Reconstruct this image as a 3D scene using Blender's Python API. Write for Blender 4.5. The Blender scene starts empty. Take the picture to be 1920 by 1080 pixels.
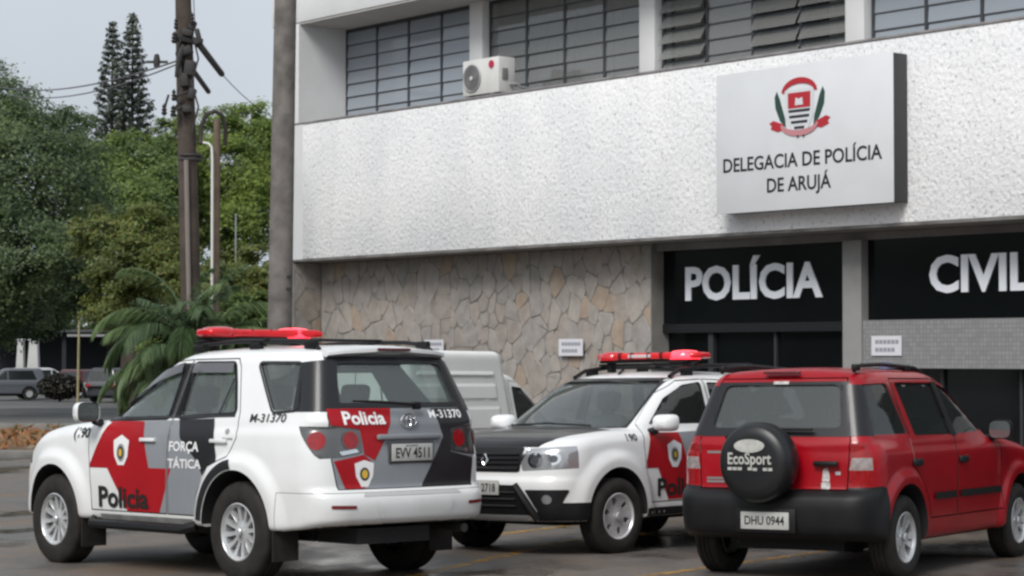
import bpy, bmesh, math, random
import numpy as np
from mathutils import Matrix, Vector
from mathutils.geometry import delaunay_2d_cdt

S = bpy.context.scene
COL = S.collection
R = math.radians
rnd = random.Random(11)

# ---------------------------------------------------------------- camera, sky, sun, exposure
FPX = 4000.6
cam_d = bpy.data.cameras.new('camera')
cam_d.sensor_width = 36.0
cam_d.lens = FPX * 36.0 / 1920.0
cam_d.clip_start = 0.1
cam_d.clip_end = 2000.0
cam = bpy.data.objects.new('camera', cam_d)
COL.objects.link(cam)
cam.location = (0, 0, 1.7604)
cam.rotation_euler = (R(90 + 1.78), 0, 0)
S.camera = cam

SUN_EL, SUN_AZ = 44.0, 205.0        # azimuth clockwise from +Y: behind the camera, a little to the left
w = bpy.data.worlds.new('World')
S.world = w
w.use_nodes = True
nt = w.node_tree
nt.nodes.clear()
sky = nt.nodes.new('ShaderNodeTexSky')
sky.sky_type = 'NISHITA'
sky.sun_disc = False
sky.sun_elevation = R(SUN_EL)
sky.sun_rotation = R(SUN_AZ)
sky.air_density = 1.0
sky.dust_density = 4.0
sky.ozone_density = 1.0
hs = nt.nodes.new('ShaderNodeHueSaturation')
hs.inputs['Saturation'].default_value = 0.22
mx = nt.nodes.new('ShaderNodeMix')
mx.data_type = 'RGBA'
mx.inputs[0].default_value = 0.72
mx.inputs[7].default_value = (3.85, 4.25, 4.75, 1)     # even grey cloud cover
bg = nt.nodes.new('ShaderNodeBackground')
bg.inputs['Strength'].default_value = 0.10
wo = nt.nodes.new('ShaderNodeOutputWorld')
nt.links.new(sky.outputs[0], hs.inputs['Color'])
nt.links.new(hs.outputs[0], mx.inputs[6])
# soft unevenness of the cloud sheet, the same all over the sky
wtc = nt.nodes.new('ShaderNodeTexCoord')
wn_ = nt.nodes.new('ShaderNodeTexNoise'); wn_.inputs['Scale'].default_value = 5.0; wn_.inputs['Detail'].default_value = 4.0
wr = nt.nodes.new('ShaderNodeMapRange'); wr.inputs[1].default_value = .3; wr.inputs[2].default_value = .7; wr.inputs[3].default_value = .91; wr.inputs[4].default_value = 1.07
wm = nt.nodes.new('ShaderNodeVectorMath'); wm.operation = 'SCALE'
nt.links.new(wtc.outputs['Generated'], wn_.inputs['Vector']); nt.links.new(wn_.outputs['Fac'], wr.inputs[0])
nt.links.new(mx.outputs[2], wm.inputs[0]); nt.links.new(wr.outputs[0], wm.inputs['Scale'])
nt.links.new(wm.outputs[0], bg.inputs['Color'])
nt.links.new(bg.outputs[0], wo.inputs['Surface'])

sun_d = bpy.data.lights.new('sun', 'SUN')
sun_d.energy = 1.5
sun_d.angle = R(25)
sun_d.color = (1.0, 0.97, 0.93)
sun = bpy.data.objects.new('sun', sun_d)
COL.objects.link(sun)
sd = Vector((math.sin(R(SUN_AZ)) * math.cos(R(SUN_EL)), math.cos(R(SUN_AZ)) * math.cos(R(SUN_EL)), math.sin(R(SUN_EL))))
sun.rotation_euler = sd.to_track_quat('Z', 'Y').to_euler()
sun.location = (0, 0, 40)

S.view_settings.view_transform = 'Standard'
S.view_settings.look = 'None'
S.view_settings.gamma = 1.0
S.view_settings.exposure = 0.72
S.render.engine = 'CYCLES'
S.cycles.max_bounces = 8
S.cycles.transparent_max_bounces = 12
S.cycles.use_denoising = True
S.cycles.filter_width = 2.6

# ---------------------------------------------------------------- materials
MATS = {}
def lin(c):
    return tuple(((v / 255.0) / 12.92 if v <= 10 else (((v / 255.0) + 0.055) / 1.055) ** 2.4) for v in c)

def M(name, col=(0.5, 0.5, 0.5), rough=0.5, metal=0.0, coat=0.0, var=0.0, scale=4.0, bump=0.0, bscale=40.0, spec=0.5, emit=0.0, col2=None, trans=0.0, detail=6.0, dirt_sheen=False):
    """principled material; a noise mixes col and col2 (or col darkened by var), another gives fine relief"""
    if name in MATS:
        return MATS[name]
    m = bpy.data.materials.new(name)
    m.use_nodes = True
    t = m.node_tree
    b = t.nodes['Principled BSDF']
    b.inputs['Roughness'].default_value = rough
    b.inputs['Metallic'].default_value = metal
    b.inputs['Coat Weight'].default_value = coat
    b.inputs['Coat Roughness'].default_value = 0.04
    b.inputs['Specular IOR Level'].default_value = spec
    b.inputs['Transmission Weight'].default_value = trans
    b.inputs['Base Color'].default_value = (*col, 1)
    tc = t.nodes.new('ShaderNodeTexCoord')
    if var > 0 or col2 is not None:
        n = t.nodes.new('ShaderNodeTexNoise')
        n.inputs['Scale'].default_value = scale
        n.inputs['Detail'].default_value = detail
        r = t.nodes.new('ShaderNodeValToRGB')
        c2 = col2 if col2 is not None else tuple(v * (1 - var) for v in col)
        r.color_ramp.elements[0].position = 0.32
        r.color_ramp.elements[1].position = 0.68
        r.color_ramp.elements[0].color = (*c2, 1)
        r.color_ramp.elements[1].color = (*col, 1)
        t.links.new(tc.outputs['Object'], n.inputs['Vector'])
        t.links.new(n.outputs['Fac'], r.inputs['Fac'])
        t.links.new(r.outputs[0], b.inputs['Base Color'])
    if bump > 0:
        n2 = t.nodes.new('ShaderNodeTexNoise')
        n2.inputs['Scale'].default_value = bscale
        n2.inputs['Detail'].default_value = 5
        bp = t.nodes.new('ShaderNodeBump')
        bp.inputs['Strength'].default_value = bump
        bp.inputs['Distance'].default_value = 0.02
        t.links.new(tc.outputs['Object'], n2.inputs['Vector'])
        t.links.new(n2.outputs['Fac'], bp.inputs['Height'])
        t.links.new(bp.outputs[0], b.inputs['Normal'])
    if dirt_sheen:
        # road film thrown up on the lower panels (height above the road in the car's own space)
        sx = t.nodes.new('ShaderNodeSeparateXYZ'); t.links.new(tc.outputs['Object'], sx.inputs[0])
        nd = t.nodes.new('ShaderNodeTexNoise'); nd.inputs['Scale'].default_value = 3.5; nd.inputs['Detail'].default_value = 7
        t.links.new(tc.outputs['Object'], nd.inputs['Vector'])
        mr = t.nodes.new('ShaderNodeMapRange'); mr.inputs[1].default_value = .30; mr.inputs[2].default_value = .85; mr.inputs[3].default_value = .62; mr.inputs[4].default_value = 0.0
        t.links.new(sx.outputs[2], mr.inputs[0])
        mm = t.nodes.new('ShaderNodeMath'); mm.operation = 'MULTIPLY'; t.links.new(mr.outputs[0], mm.inputs[0]); t.links.new(nd.outputs['Fac'], mm.inputs[1])
        dm = t.nodes.new('ShaderNodeMix'); dm.data_type = 'RGBA'; dm.inputs[7].default_value = (.20, .165, .13, 1)
        t.links.new(mm.outputs[0], dm.inputs[0])
        src = b.inputs['Base Color'].links[0].from_socket if b.inputs['Base Color'].links else None
        if src: t.links.new(src, dm.inputs[6])
        else: dm.inputs[6].default_value = (*col, 1)
        t.links.new(dm.outputs[2], b.inputs['Base Color'])
        rg_ = t.nodes.new('ShaderNodeMath'); rg_.operation = 'ADD'; rg_.inputs[1].default_value = rough; t.links.new(mm.outputs[0], rg_.inputs[0]); t.links.new(rg_.outputs[0], b.inputs['Roughness'])
    if emit > 0:
        b.inputs['Emission Color'].default_value = (*col, 1)
        b.inputs['Emission Strength'].default_value = emit
    MATS[name] = m
    return m

def glass(name, tint, gl=(1, 1, 1), rough=0.02, ior=1.5, dirt_sheen=0.06, film=(0.30, 0.34, 0.33)):
    """thin pane: tinted see-through with Fresnel reflection and a pale film for dust and painted-in sky sheen"""
    if name in MATS:
        return MATS[name]
    m = bpy.data.materials.new(name)
    m.use_nodes = True
    t = m.node_tree
    t.nodes.clear()
    o = t.nodes.new('ShaderNodeOutputMaterial')
    tr = t.nodes.new('ShaderNodeBsdfTransparent')
    tr.inputs[0].default_value = (*tint, 1)
    g = t.nodes.new('ShaderNodeBsdfGlossy')
    g.inputs['Color'].default_value = (*gl, 1)
    g.inputs['Roughness'].default_value = rough
    # Schlick reflectance from |cos|, the same from either face of the sheet
    ge = t.nodes.new('ShaderNodeNewGeometry')
    vd = t.nodes.new('ShaderNodeVectorMath'); vd.operation = 'DOT_PRODUCT'
    t.links.new(ge.outputs['Incoming'], vd.inputs[0]); t.links.new(ge.outputs['Normal'], vd.inputs[1])
    def mth(op, a, b_):
        q = t.nodes.new('ShaderNodeMath'); q.operation = op
        for i_, v_ in enumerate((a, b_)):
            if v_ is None: continue
            if isinstance(v_, (int, float)): q.inputs[i_].default_value = v_
            else: t.links.new(v_, q.inputs[i_])
        return q.outputs[0]
    f0 = ((ior - 1) / (ior + 1)) ** 2 * 1.7
    c_ = mth('ABSOLUTE', vd.outputs['Value'], None)
    p5 = mth('POWER', mth('SUBTRACT', 1.0, c_), 5.0)
    frv = mth('ADD', mth('MULTIPLY', p5, 1 - f0), f0)
    ms = t.nodes.new('ShaderNodeMixShader')
    t.links.new(frv, ms.inputs[0])
    t.links.new(tr.outputs[0], ms.inputs[1])
    t.links.new(g.outputs[0], ms.inputs[2])
    df = t.nodes.new('ShaderNodeBsdfDiffuse')
    df.inputs[0].default_value = (*film, 1)
    m2 = t.nodes.new('ShaderNodeMixShader')
    m2.inputs[0].default_value = dirt_sheen  # film also lightens the pane in place of reflected sky
    t.links.new(ms.outputs[0], m2.inputs[1])
    t.links.new(df.outputs[0], m2.inputs[2])
    t.links.new(m2.outputs[0], o.inputs[0])
    MATS[name] = m
    return m

# ---------------------------------------------------------------- object helpers
def tag(o, label=None, cat=None, group=None, kind=None):
    if label: o['label'] = label
    if cat: o['category'] = cat
    if group: o['group'] = group
    if kind: o['kind'] = kind
    return o

def empty(name, mat=None, parent=None):
    o = bpy.data.objects.new(name, None)
    o.empty_display_size = 0.2
    COL.objects.link(o)
    if parent is not None: o.parent = parent
    if mat is not None: o.matrix_world = mat
    return o

def obj(name, me, mat=None, parent=None):
    o = bpy.data.objects.new(name, me)
    COL.objects.link(o)
    if mat is not None:
        me.materials.clear()
        for m_ in (mat if isinstance(mat, (list, tuple)) else [mat]):
            me.materials.append(m_)
    if parent is not None: o.parent = parent
    return o

def mesh(name, verts, faces, smooth=None):
    me = bpy.data.meshes.new(name)
    me.from_pydata([tuple(v) for v in verts], [], [tuple(f) for f in faces])
    me.update()
    if smooth is not None:
        me.shade_smooth()
        me.set_sharp_from_angle(angle=R(smooth))
    return me

class MB:
    """collects boxes, bars, tubes and lathes and links them as one mesh object"""
    def __init__(s, T=None):
        s.v = []; s.f = []; s.T = T
    def add(s, vs, fs):
        n = len(s.v)
        s.v += [Vector(v) for v in vs]
        s.f += [tuple(i + n for i in f) for f in fs]
        return s
    def box(s, c, d, rot=None, bev=0.0):
        x, y, z = (q / 2 for q in d)
        if bev <= 0:
            vs = [(-x, -y, -z), (x, -y, -z), (x, y, -z), (-x, y, -z), (-x, -y, z), (x, -y, z), (x, y, z), (-x, y, z)]
            fs = [(0, 3, 2, 1), (4, 5, 6, 7), (0, 1, 5, 4), (1, 2, 6, 5), (2, 3, 7, 6), (3, 0, 4, 7)]
        else:
            bm = bmesh.new()
            bmesh.ops.create_cube(bm, size=1)
            for v in bm.verts: v.co = Vector((v.co.x * 2 * x, v.co.y * 2 * y, v.co.z * 2 * z))
            bmesh.ops.bevel(bm, geom=bm.edges[:], offset=bev, segments=2, affect='EDGES', profile=0.5)
            bm.verts.index_update()
            vs = [v.co.copy() for v in bm.verts]
            fs = [tuple(v.index for v in f.verts) for f in bm.faces]
            bm.free()
        c = Vector(c)
        vs = [c + (rot @ Vector(v) if rot is not None else Vector(v)) for v in vs]
        return s.add(vs, fs)
    def tube(s, pts, r, n=8, cap=True):
        pts = [Vector(p) for p in pts]
        rs = r if isinstance(r, (list, tuple)) else [r] * len(pts)
        vs = []; fs = []
        up = None
        for i, p in enumerate(pts):
            t = (pts[min(i + 1, len(pts) - 1)] - pts[max(i - 1, 0)]).normalized()
            if up is None:
                up = t.orthogonal().normalized()
            up = (up - t * up.dot(t)).normalized()
            sd_ = t.cross(up)
            for k in range(n):
                a = 2 * math.pi * k / n
                vs.append(p + (up * math.cos(a) + sd_ * math.sin(a)) * rs[i])
        for i in range(len(pts) - 1):
            for k in range(n):
                k2 = (k + 1) % n
                fs.append((i * n + k, i * n + k2, (i + 1) * n + k2, (i + 1) * n + k))
        if cap:
            fs.append(tuple(range(n - 1, -1, -1)))
            m_ = (len(pts) - 1) * n
            fs.append(tuple(m_ + k for k in range(n)))
        return s.add(vs, fs)
    def lathe(s, prof, c=(0, 0, 0), axis='y', n=40, close=False):
        """prof: (radius, offset along the axis)"""
        vs = []; fs = []
        c = Vector(c)
        for (r_, h) in prof:
            for k in range(n):
                a = 2 * math.pi * k / n
                p = (r_ * math.cos(a), r_ * math.sin(a))
                if axis == 'y': q = Vector((p[0], h, p[1]))
                elif axis == 'x': q = Vector((h, p[0], p[1]))
                else: q = Vector((p[0], p[1], h))
                vs.append(c + q)
        m_ = len(prof)
        for i in range(m_ if close else m_ - 1):
            for k in range(n):
                k2 = (k + 1) % n
                j = (i + 1) % m_
                fs.append((i * n + k, i * n + k2, j * n + k2, j * n + k))
        return s.add(vs, fs)
    def prism(s, poly, lo, hi, axis='y'):
        n = len(poly); vs = []
        for h in (lo, hi):
            for (a, b) in poly:
                vs.append((a, h, b) if axis == 'y' else ((h, a, b) if axis == 'x' else (a, b, h)))
        fs = [tuple(range(n)), tuple(range(2 * n - 1, n - 1, -1))]
        fs += [(i, i + n, (i + 1) % n + n, (i + 1) % n) for i in range(n)]
        return s.add(vs, fs)
    def mesh(s, name, smooth=None, fix=True):
        vs = [s.T @ v for v in s.v] if s.T is not None else s.v
        me = bpy.data.meshes.new(name)
        me.from_pydata(vs, [], s.f)
        if fix:
            bm = bmesh.new(); bm.from_mesh(me)
            bmesh.ops.recalc_face_normals(bm, faces=bm.faces[:])
            bm.to_mesh(me); bm.free()
        if smooth is not None:
            me.shade_smooth(); me.set_sharp_from_angle(angle=R(smooth))
        me.update()
        return me
    def build(s, name, mat, parent=None, smooth=None, fix=True):
        return obj(name, s.mesh(name, smooth, fix), mat, parent)

def text_mesh(txt, size=1.0, bold=0.0, spacing=1.0):
    """2-D lettering: list of verts (x, y) and faces; cap height normalised to size, x from 0"""
    cu = bpy.data.curves.new('lettering', 'FONT')
    cu.body = txt
    cu.size = 1.0
    cu.offset = bold
    cu.space_character = spacing
    cu.resolution_u = 3
    o = bpy.data.objects.new('lettering', cu)
    COL.objects.link(o)
    dg = bpy.context.evaluated_depsgraph_get()
    dg.update()
    me = bpy.data.meshes.new_from_object(o.evaluated_get(dg))
    v = np.array([(q.co.x, q.co.y) for q in me.vertices]) if len(me.vertices) else np.zeros((0, 2))
    f = [tuple(p.vertices) for p in me.polygons]
    bpy.data.objects.remove(o); bpy.data.curves.remove(cu); bpy.data.meshes.remove(me)
    if len(v):
        v[:, 0] -= v[:, 0].min()
        v *= size / 0.70
    return v, f

# ---------------------------------------------------------------- numeric helpers
def pchip(xs, ys):
    xs = np.asarray(xs, float); ys = np.asarray(ys, float)
    h = np.diff(xs); d = np.diff(ys) / h
    m = np.zeros(len(xs)); m[0] = d[0]; m[-1] = d[-1]
    for i in range(1, len(xs) - 1):
        if d[i - 1] * d[i] > 0:
            w1 = 2 * h[i] + h[i - 1]; w2 = h[i] + 2 * h[i - 1]
            m[i] = (w1 + w2) / (w1 / d[i - 1] + w2 / d[i])
    X = np.linspace(xs[0], xs[-1], 800)
    k = np.clip(np.searchsorted(xs, X, side='right') - 1, 0, len(h) - 1)
    t = (X - xs[k]) / h[k]
    Y = (1 + 2 * t) * (1 - t) ** 2 * ys[k] + t * (1 - t) ** 2 * h[k] * m[k] + t * t * (3 - 2 * t) * ys[k + 1] + t * t * (t - 1) * h[k] * m[k + 1]
    return lambda q: np.interp(q, X, Y)

def smax(a, b, k):
    h = np.maximum(k - np.abs(a - b), 0) / k
    return np.maximum(a, b) + h * h * k * 0.25
def smin(a, b, k):
    return -smax(-a, -b, k)
def sstep(a, b, x):
    t = np.clip((x - a) / (b - a), 0, 1)
    return t * t * (3 - 2 * t)

def inpoly(poly, P):
    x, y = P[:, 0], P[:, 1]
    c = np.zeros(len(P), bool)
    n = len(poly)
    for i in range(n):
        x0, y0 = poly[i]; x1, y1 = poly[(i + 1) % n]
        if y0 == y1: continue
        hit = ((y0 > y) != (y1 > y)) & (x < (x1 - x0) * (y - y0) / (y1 - y0) + x0)
        c ^= hit
    return c

def rounded(poly, r, n=4):
    out = []
    m = len(poly)
    for i in range(m):
        p0, p, p1 = (Vector(poly[(i + k) % m][:2]) for k in (-1, 0, 1))
        a = (p0 - p); b = (p1 - p)
        q = min(r, a.length * 0.45, b.length * 0.45)
        A = p + a.normalized() * q; B = p + b.normalized() * q
        for k in range(n + 1):
            t = k / n
            out.append(tuple((1 - t) ** 2 * A + 2 * t * (1 - t) * p + t * t * B))
    return out

def grow(poly, d):
    """offset a polygon outwards by d"""
    m = len(poly)
    ar = sum(poly[i][0] * poly[(i + 1) % m][1] - poly[(i + 1) % m][0] * poly[i][1] for i in range(m))
    s = 1 if ar > 0 else -1
    out = []
    for i in range(m):
        p0, p, p1 = (Vector(poly[(i + k) % m][:2]) for k in (-1, 0, 1))
        e0 = (p - p0).normalized(); e1 = (p1 - p).normalized()
        n0 = Vector((e0.y, -e0.x)) * s; n1 = Vector((e1.y, -e1.x)) * s
        b = n0 + n1
        if b.length < 1e-6: b = n0
        b.normalize()
        k = d / max(0.35, b.dot(n0))
        out.append((p.x + b.x * k, p.y + b.y * k))
    return out

def circle(cx, cz, rx, rz=None, n=28):
    rz = rz or rx
    return [(cx + rx * math.cos(2 * math.pi * k / n), cz + rz * math.sin(2 * math.pi * k / n)) for k in range(n)]

def resample(poly, step):
    out = []
    m = len(poly)
    for i in range(m):
        a = Vector(poly[i][:2]); b = Vector(poly[(i + 1) % m][:2])
        k = max(1, int(math.ceil((b - a).length / step)))
        for j in range(k):
            out.append(tuple(a.lerp(b, j / k)))
    return out

def box_grid(b0, b1, step):
    b0 = np.array(b0, float); b1 = np.array(b1, float)
    n = np.maximum(2, np.round((b1 - b0) / step).astype(int)) + 1
    mask = np.zeros(n, bool)
    mask[0] = mask[-1] = True; mask[:, 0] = mask[:, -1] = True; mask[:, :, 0] = mask[:, :, -1] = True
    idx = -np.ones(n, int)
    idx[mask] = np.arange(mask.sum())
    V = b0 + np.argwhere(mask) / (n - 1) * (b1 - b0)
    Q = []
    def q(a, flip):
        f = np.stack([a[:-1, :-1], a[1:, :-1], a[1:, 1:], a[:-1, 1:]], -1).reshape(-1, 4)
        Q.append(f[:, ::-1] if flip else f)
    q(idx[0], True); q(idx[-1], False)
    q(idx[:, 0], False); q(idx[:, -1], True)
    q(idx[:, :, 0], True); q(idx[:, :, -1], False)
    return V, np.concatenate(Q)

def np_mesh(name, V, Q):
    me = bpy.data.meshes.new(name)
    k = Q.shape[1]
    me.vertices.add(len(V)); me.vertices.foreach_set('co', np.ascontiguousarray(V, np.float32).ravel())
    me.loops.add(Q.size); me.loops.foreach_set('vertex_index', np.ascontiguousarray(Q, np.int32).ravel())
    me.polygons.add(len(Q)); me.polygons.foreach_set('loop_start', np.arange(0, Q.size, k, dtype=np.int32))
    me.update(calc_edges=True)
    return me

def solid(name, f, b0, b1, core, step):
    V, Q = box_grid(b0, b1, step)
    (cx0, cx1, cz0, cz1) = core
    Cc = np.stack([np.clip(V[:, 0], cx0, cx1), np.zeros(len(V)), np.clip(V[:, 2], cz0, cz1)], -1)
    lo = np.zeros(len(V)); hi = np.ones(len(V))
    for _ in range(26):
        mid = (lo + hi) / 2
        P = Cc + (V - Cc) * mid[:, None]
        ins = f(P[:, 0], P[:, 1], P[:, 2]) < 0
        lo = np.where(ins, mid, lo); hi = np.where(ins, hi, mid)
    P = Cc + (V - Cc) * ((lo + hi) / 2)[:, None]
    return np_mesh(name, P, Q)

def booleans(me, ops):
    """chain of (mesh, 'DIFFERENCE' | 'INTERSECT' | 'UNION') on me; returns a new mesh"""
    o = bpy.data.objects.new('tmp', me); COL.objects.link(o)
    tmp = []
    for (cm, op) in ops:
        c = bpy.data.objects.new('tmp', cm); COL.objects.link(c); tmp.append(c)
        md = o.modifiers.new('b', 'BOOLEAN')
        md.operation = op; md.object = c
        md.solver = 'MANIFOLD'
    dg = bpy.context.evaluated_depsgraph_get(); dg.update()
    out = bpy.data.meshes.new_from_object(o.evaluated_get(dg))
    bpy.data.objects.remove(o)
    for c in tmp: bpy.data.objects.remove(c)
    return out

def prism(poly, axis, lo, hi):
    return MB().prism(poly, lo, hi, axis).mesh('prism')
# ---------------------------------------------------------------- shared car materials
WHITE = M('white_paint', (0.78, 0.79, 0.79), 0.34, coat=0.5, var=0.06, scale=2.5, dirt_sheen=True)
REDP = M('red_paint', (0.33, 0.0015, 0.008), 0.34, coat=0.32, var=0.2, scale=3.0, spec=.3)
BLACKP = M('black_plastic', (0.0085, 0.0085, 0.0095), 0.5, var=0.35, scale=8, bump=0.05, bscale=200, spec=.32)
GLOSSB = M('gloss_black', (0.012, 0.012, 0.014), 0.32, coat=0.12, spec=.4)
DARKIN = M('dark_interior', (0.012, 0.012, 0.013), 0.8)
CABIN = M('cabin_trim', (0.10, 0.105, 0.105), 0.8)
RUBBER = M('tyre_rubber', (0.013, 0.0125, 0.0125), 0.72, var=0.35, scale=9, bump=0.15, bscale=60, col2=(0.028, 0.025, 0.022), spec=.3)
ALLOY = M('alloy', (0.62, 0.63, 0.64), 0.28, metal=0.45, coat=.3, var=0.18, scale=12)
CHROME = M('chrome', (0.80, 0.81, 0.82), 0.12, metal=1.0)
L_RED = M('livery_red', (0.36, 0.004, 0.010), 0.42, coat=0.08, var=0.12, scale=3, spec=.3)
L_GREY = M('livery_grey', (0.235, 0.25, 0.27), 0.45, coat=0.08, var=0.08, scale=3)
L_BLACK = M('livery_black', (0.014, 0.014, 0.016), 0.42, coat=0.08, spec=.35)
INK = M('black_lettering', (0.012, 0.012, 0.012), 0.4)
INKW = M('white_lettering', (0.78, 0.78, 0.78), 0.4)
LAMPRED = M('lamp_red', (0.33, 0.006, 0.010), 0.15, coat=.8, spec=.3, var=.35, scale=25)
LAMPCLR = M('lamp_clear', (0.16, 0.155, 0.155), 0.18, metal=0.7, coat=1.0, var=0.25, scale=7)
AUTOGL = glass('car_glass', (0.70, 0.79, 0.76), ior=1.6, dirt_sheen=0.13)
REARGL = glass('rear_glass', (0.58, 0.66, 0.64), ior=1.6, dirt_sheen=0.19)
HEADLINER = M('headliner', (0.22, 0.225, 0.22), .9)
DARKGL = glass('dark_car_glass', (0.20, 0.22, 0.22), ior=1.5, dirt_sheen=0.05)
PLATE = M('plate_paint', (0.46, 0.46, 0.44), 0.4, var=0.1, scale=30)
YELLOW = M('badge_yellow', (0.65, 0.42, 0.05), 0.4)
SEAT = M('seat_cloth', (0.075, 0.078, 0.08), 0.9, var=0.3, scale=20)

GX, GY = 0.00758, -0.02035
def gz(x, y):
    """ground height: the yard falls gently away from the camera, then runs level"""
    yy = min(max(y, -10.0), 38.0)
    return GX * min(max(x, -14.0), 14.0) + GY * (yy - 18.0)

def on_ground(x, y, ang, dz=0.0):
    up = Vector((-GX, -GY, 1)).normalized()
    fw = Vector((math.cos(ang), math.sin(ang), 0))
    fw = (fw - up * fw.dot(up)).normalized()
    lf = up.cross(fw)
    m = Matrix(((fw.x, lf.x, up.x, x), (fw.y, lf.y, up.y, y), (fw.z, lf.z, up.z, gz(x, y) + dz), (0, 0, 0, 1)))
    return m

def cdt_fill(loops, step, extra=(), keep=None):
    pts = []; edges = []
    def addloop(lp):
        n0 = len(pts)
        q = resample(lp, step)
        pts.extend(q)
        edges.extend((n0 + i, n0 + (i + 1) % len(q)) for i in range(len(q)))
    for lp in loops: addloop(lp)
    for lp in extra: addloop(lp)
    allp = np.array([p for lp in loops for p in lp])
    x0, y0 = allp.min(0); x1, y1 = allp.max(0)
    gx, gy = np.meshgrid(np.arange(x0 + step * 0.5, x1, step), np.arange(y0 + step * 0.5, y1, step))
    G = np.stack([gx.ravel(), gy.ravel()], -1)
    if len(G):
        ins = np.zeros(len(G), bool)
        for lp in loops: ins ^= inpoly(lp, G)
        pts.extend(map(tuple, G[ins]))
    vc, _, fc, *_ = delaunay_2d_cdt([Vector(p) for p in pts], edges, [], 0, 1e-5)
    V = np.array([(v.x, v.y) for v in vc])
    T = np.array([f for f in fc if len(f) == 3])
    c = V[T].mean(1)
    ok = np.zeros(len(T), bool)
    for lp in loops: ok ^= inpoly(lp, c)
    if keep is not None: ok &= keep(c)
    T = T[ok]
    a, b, d = V[T[:, 0]], V[T[:, 1]], V[T[:, 2]]
    ar = np.abs((b[:, 0] - a[:, 0]) * (d[:, 1] - a[:, 1]) - (b[:, 1] - a[:, 1]) * (d[:, 0] - a[:, 0]))
    return V, T[ar > 1e-8]

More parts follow.
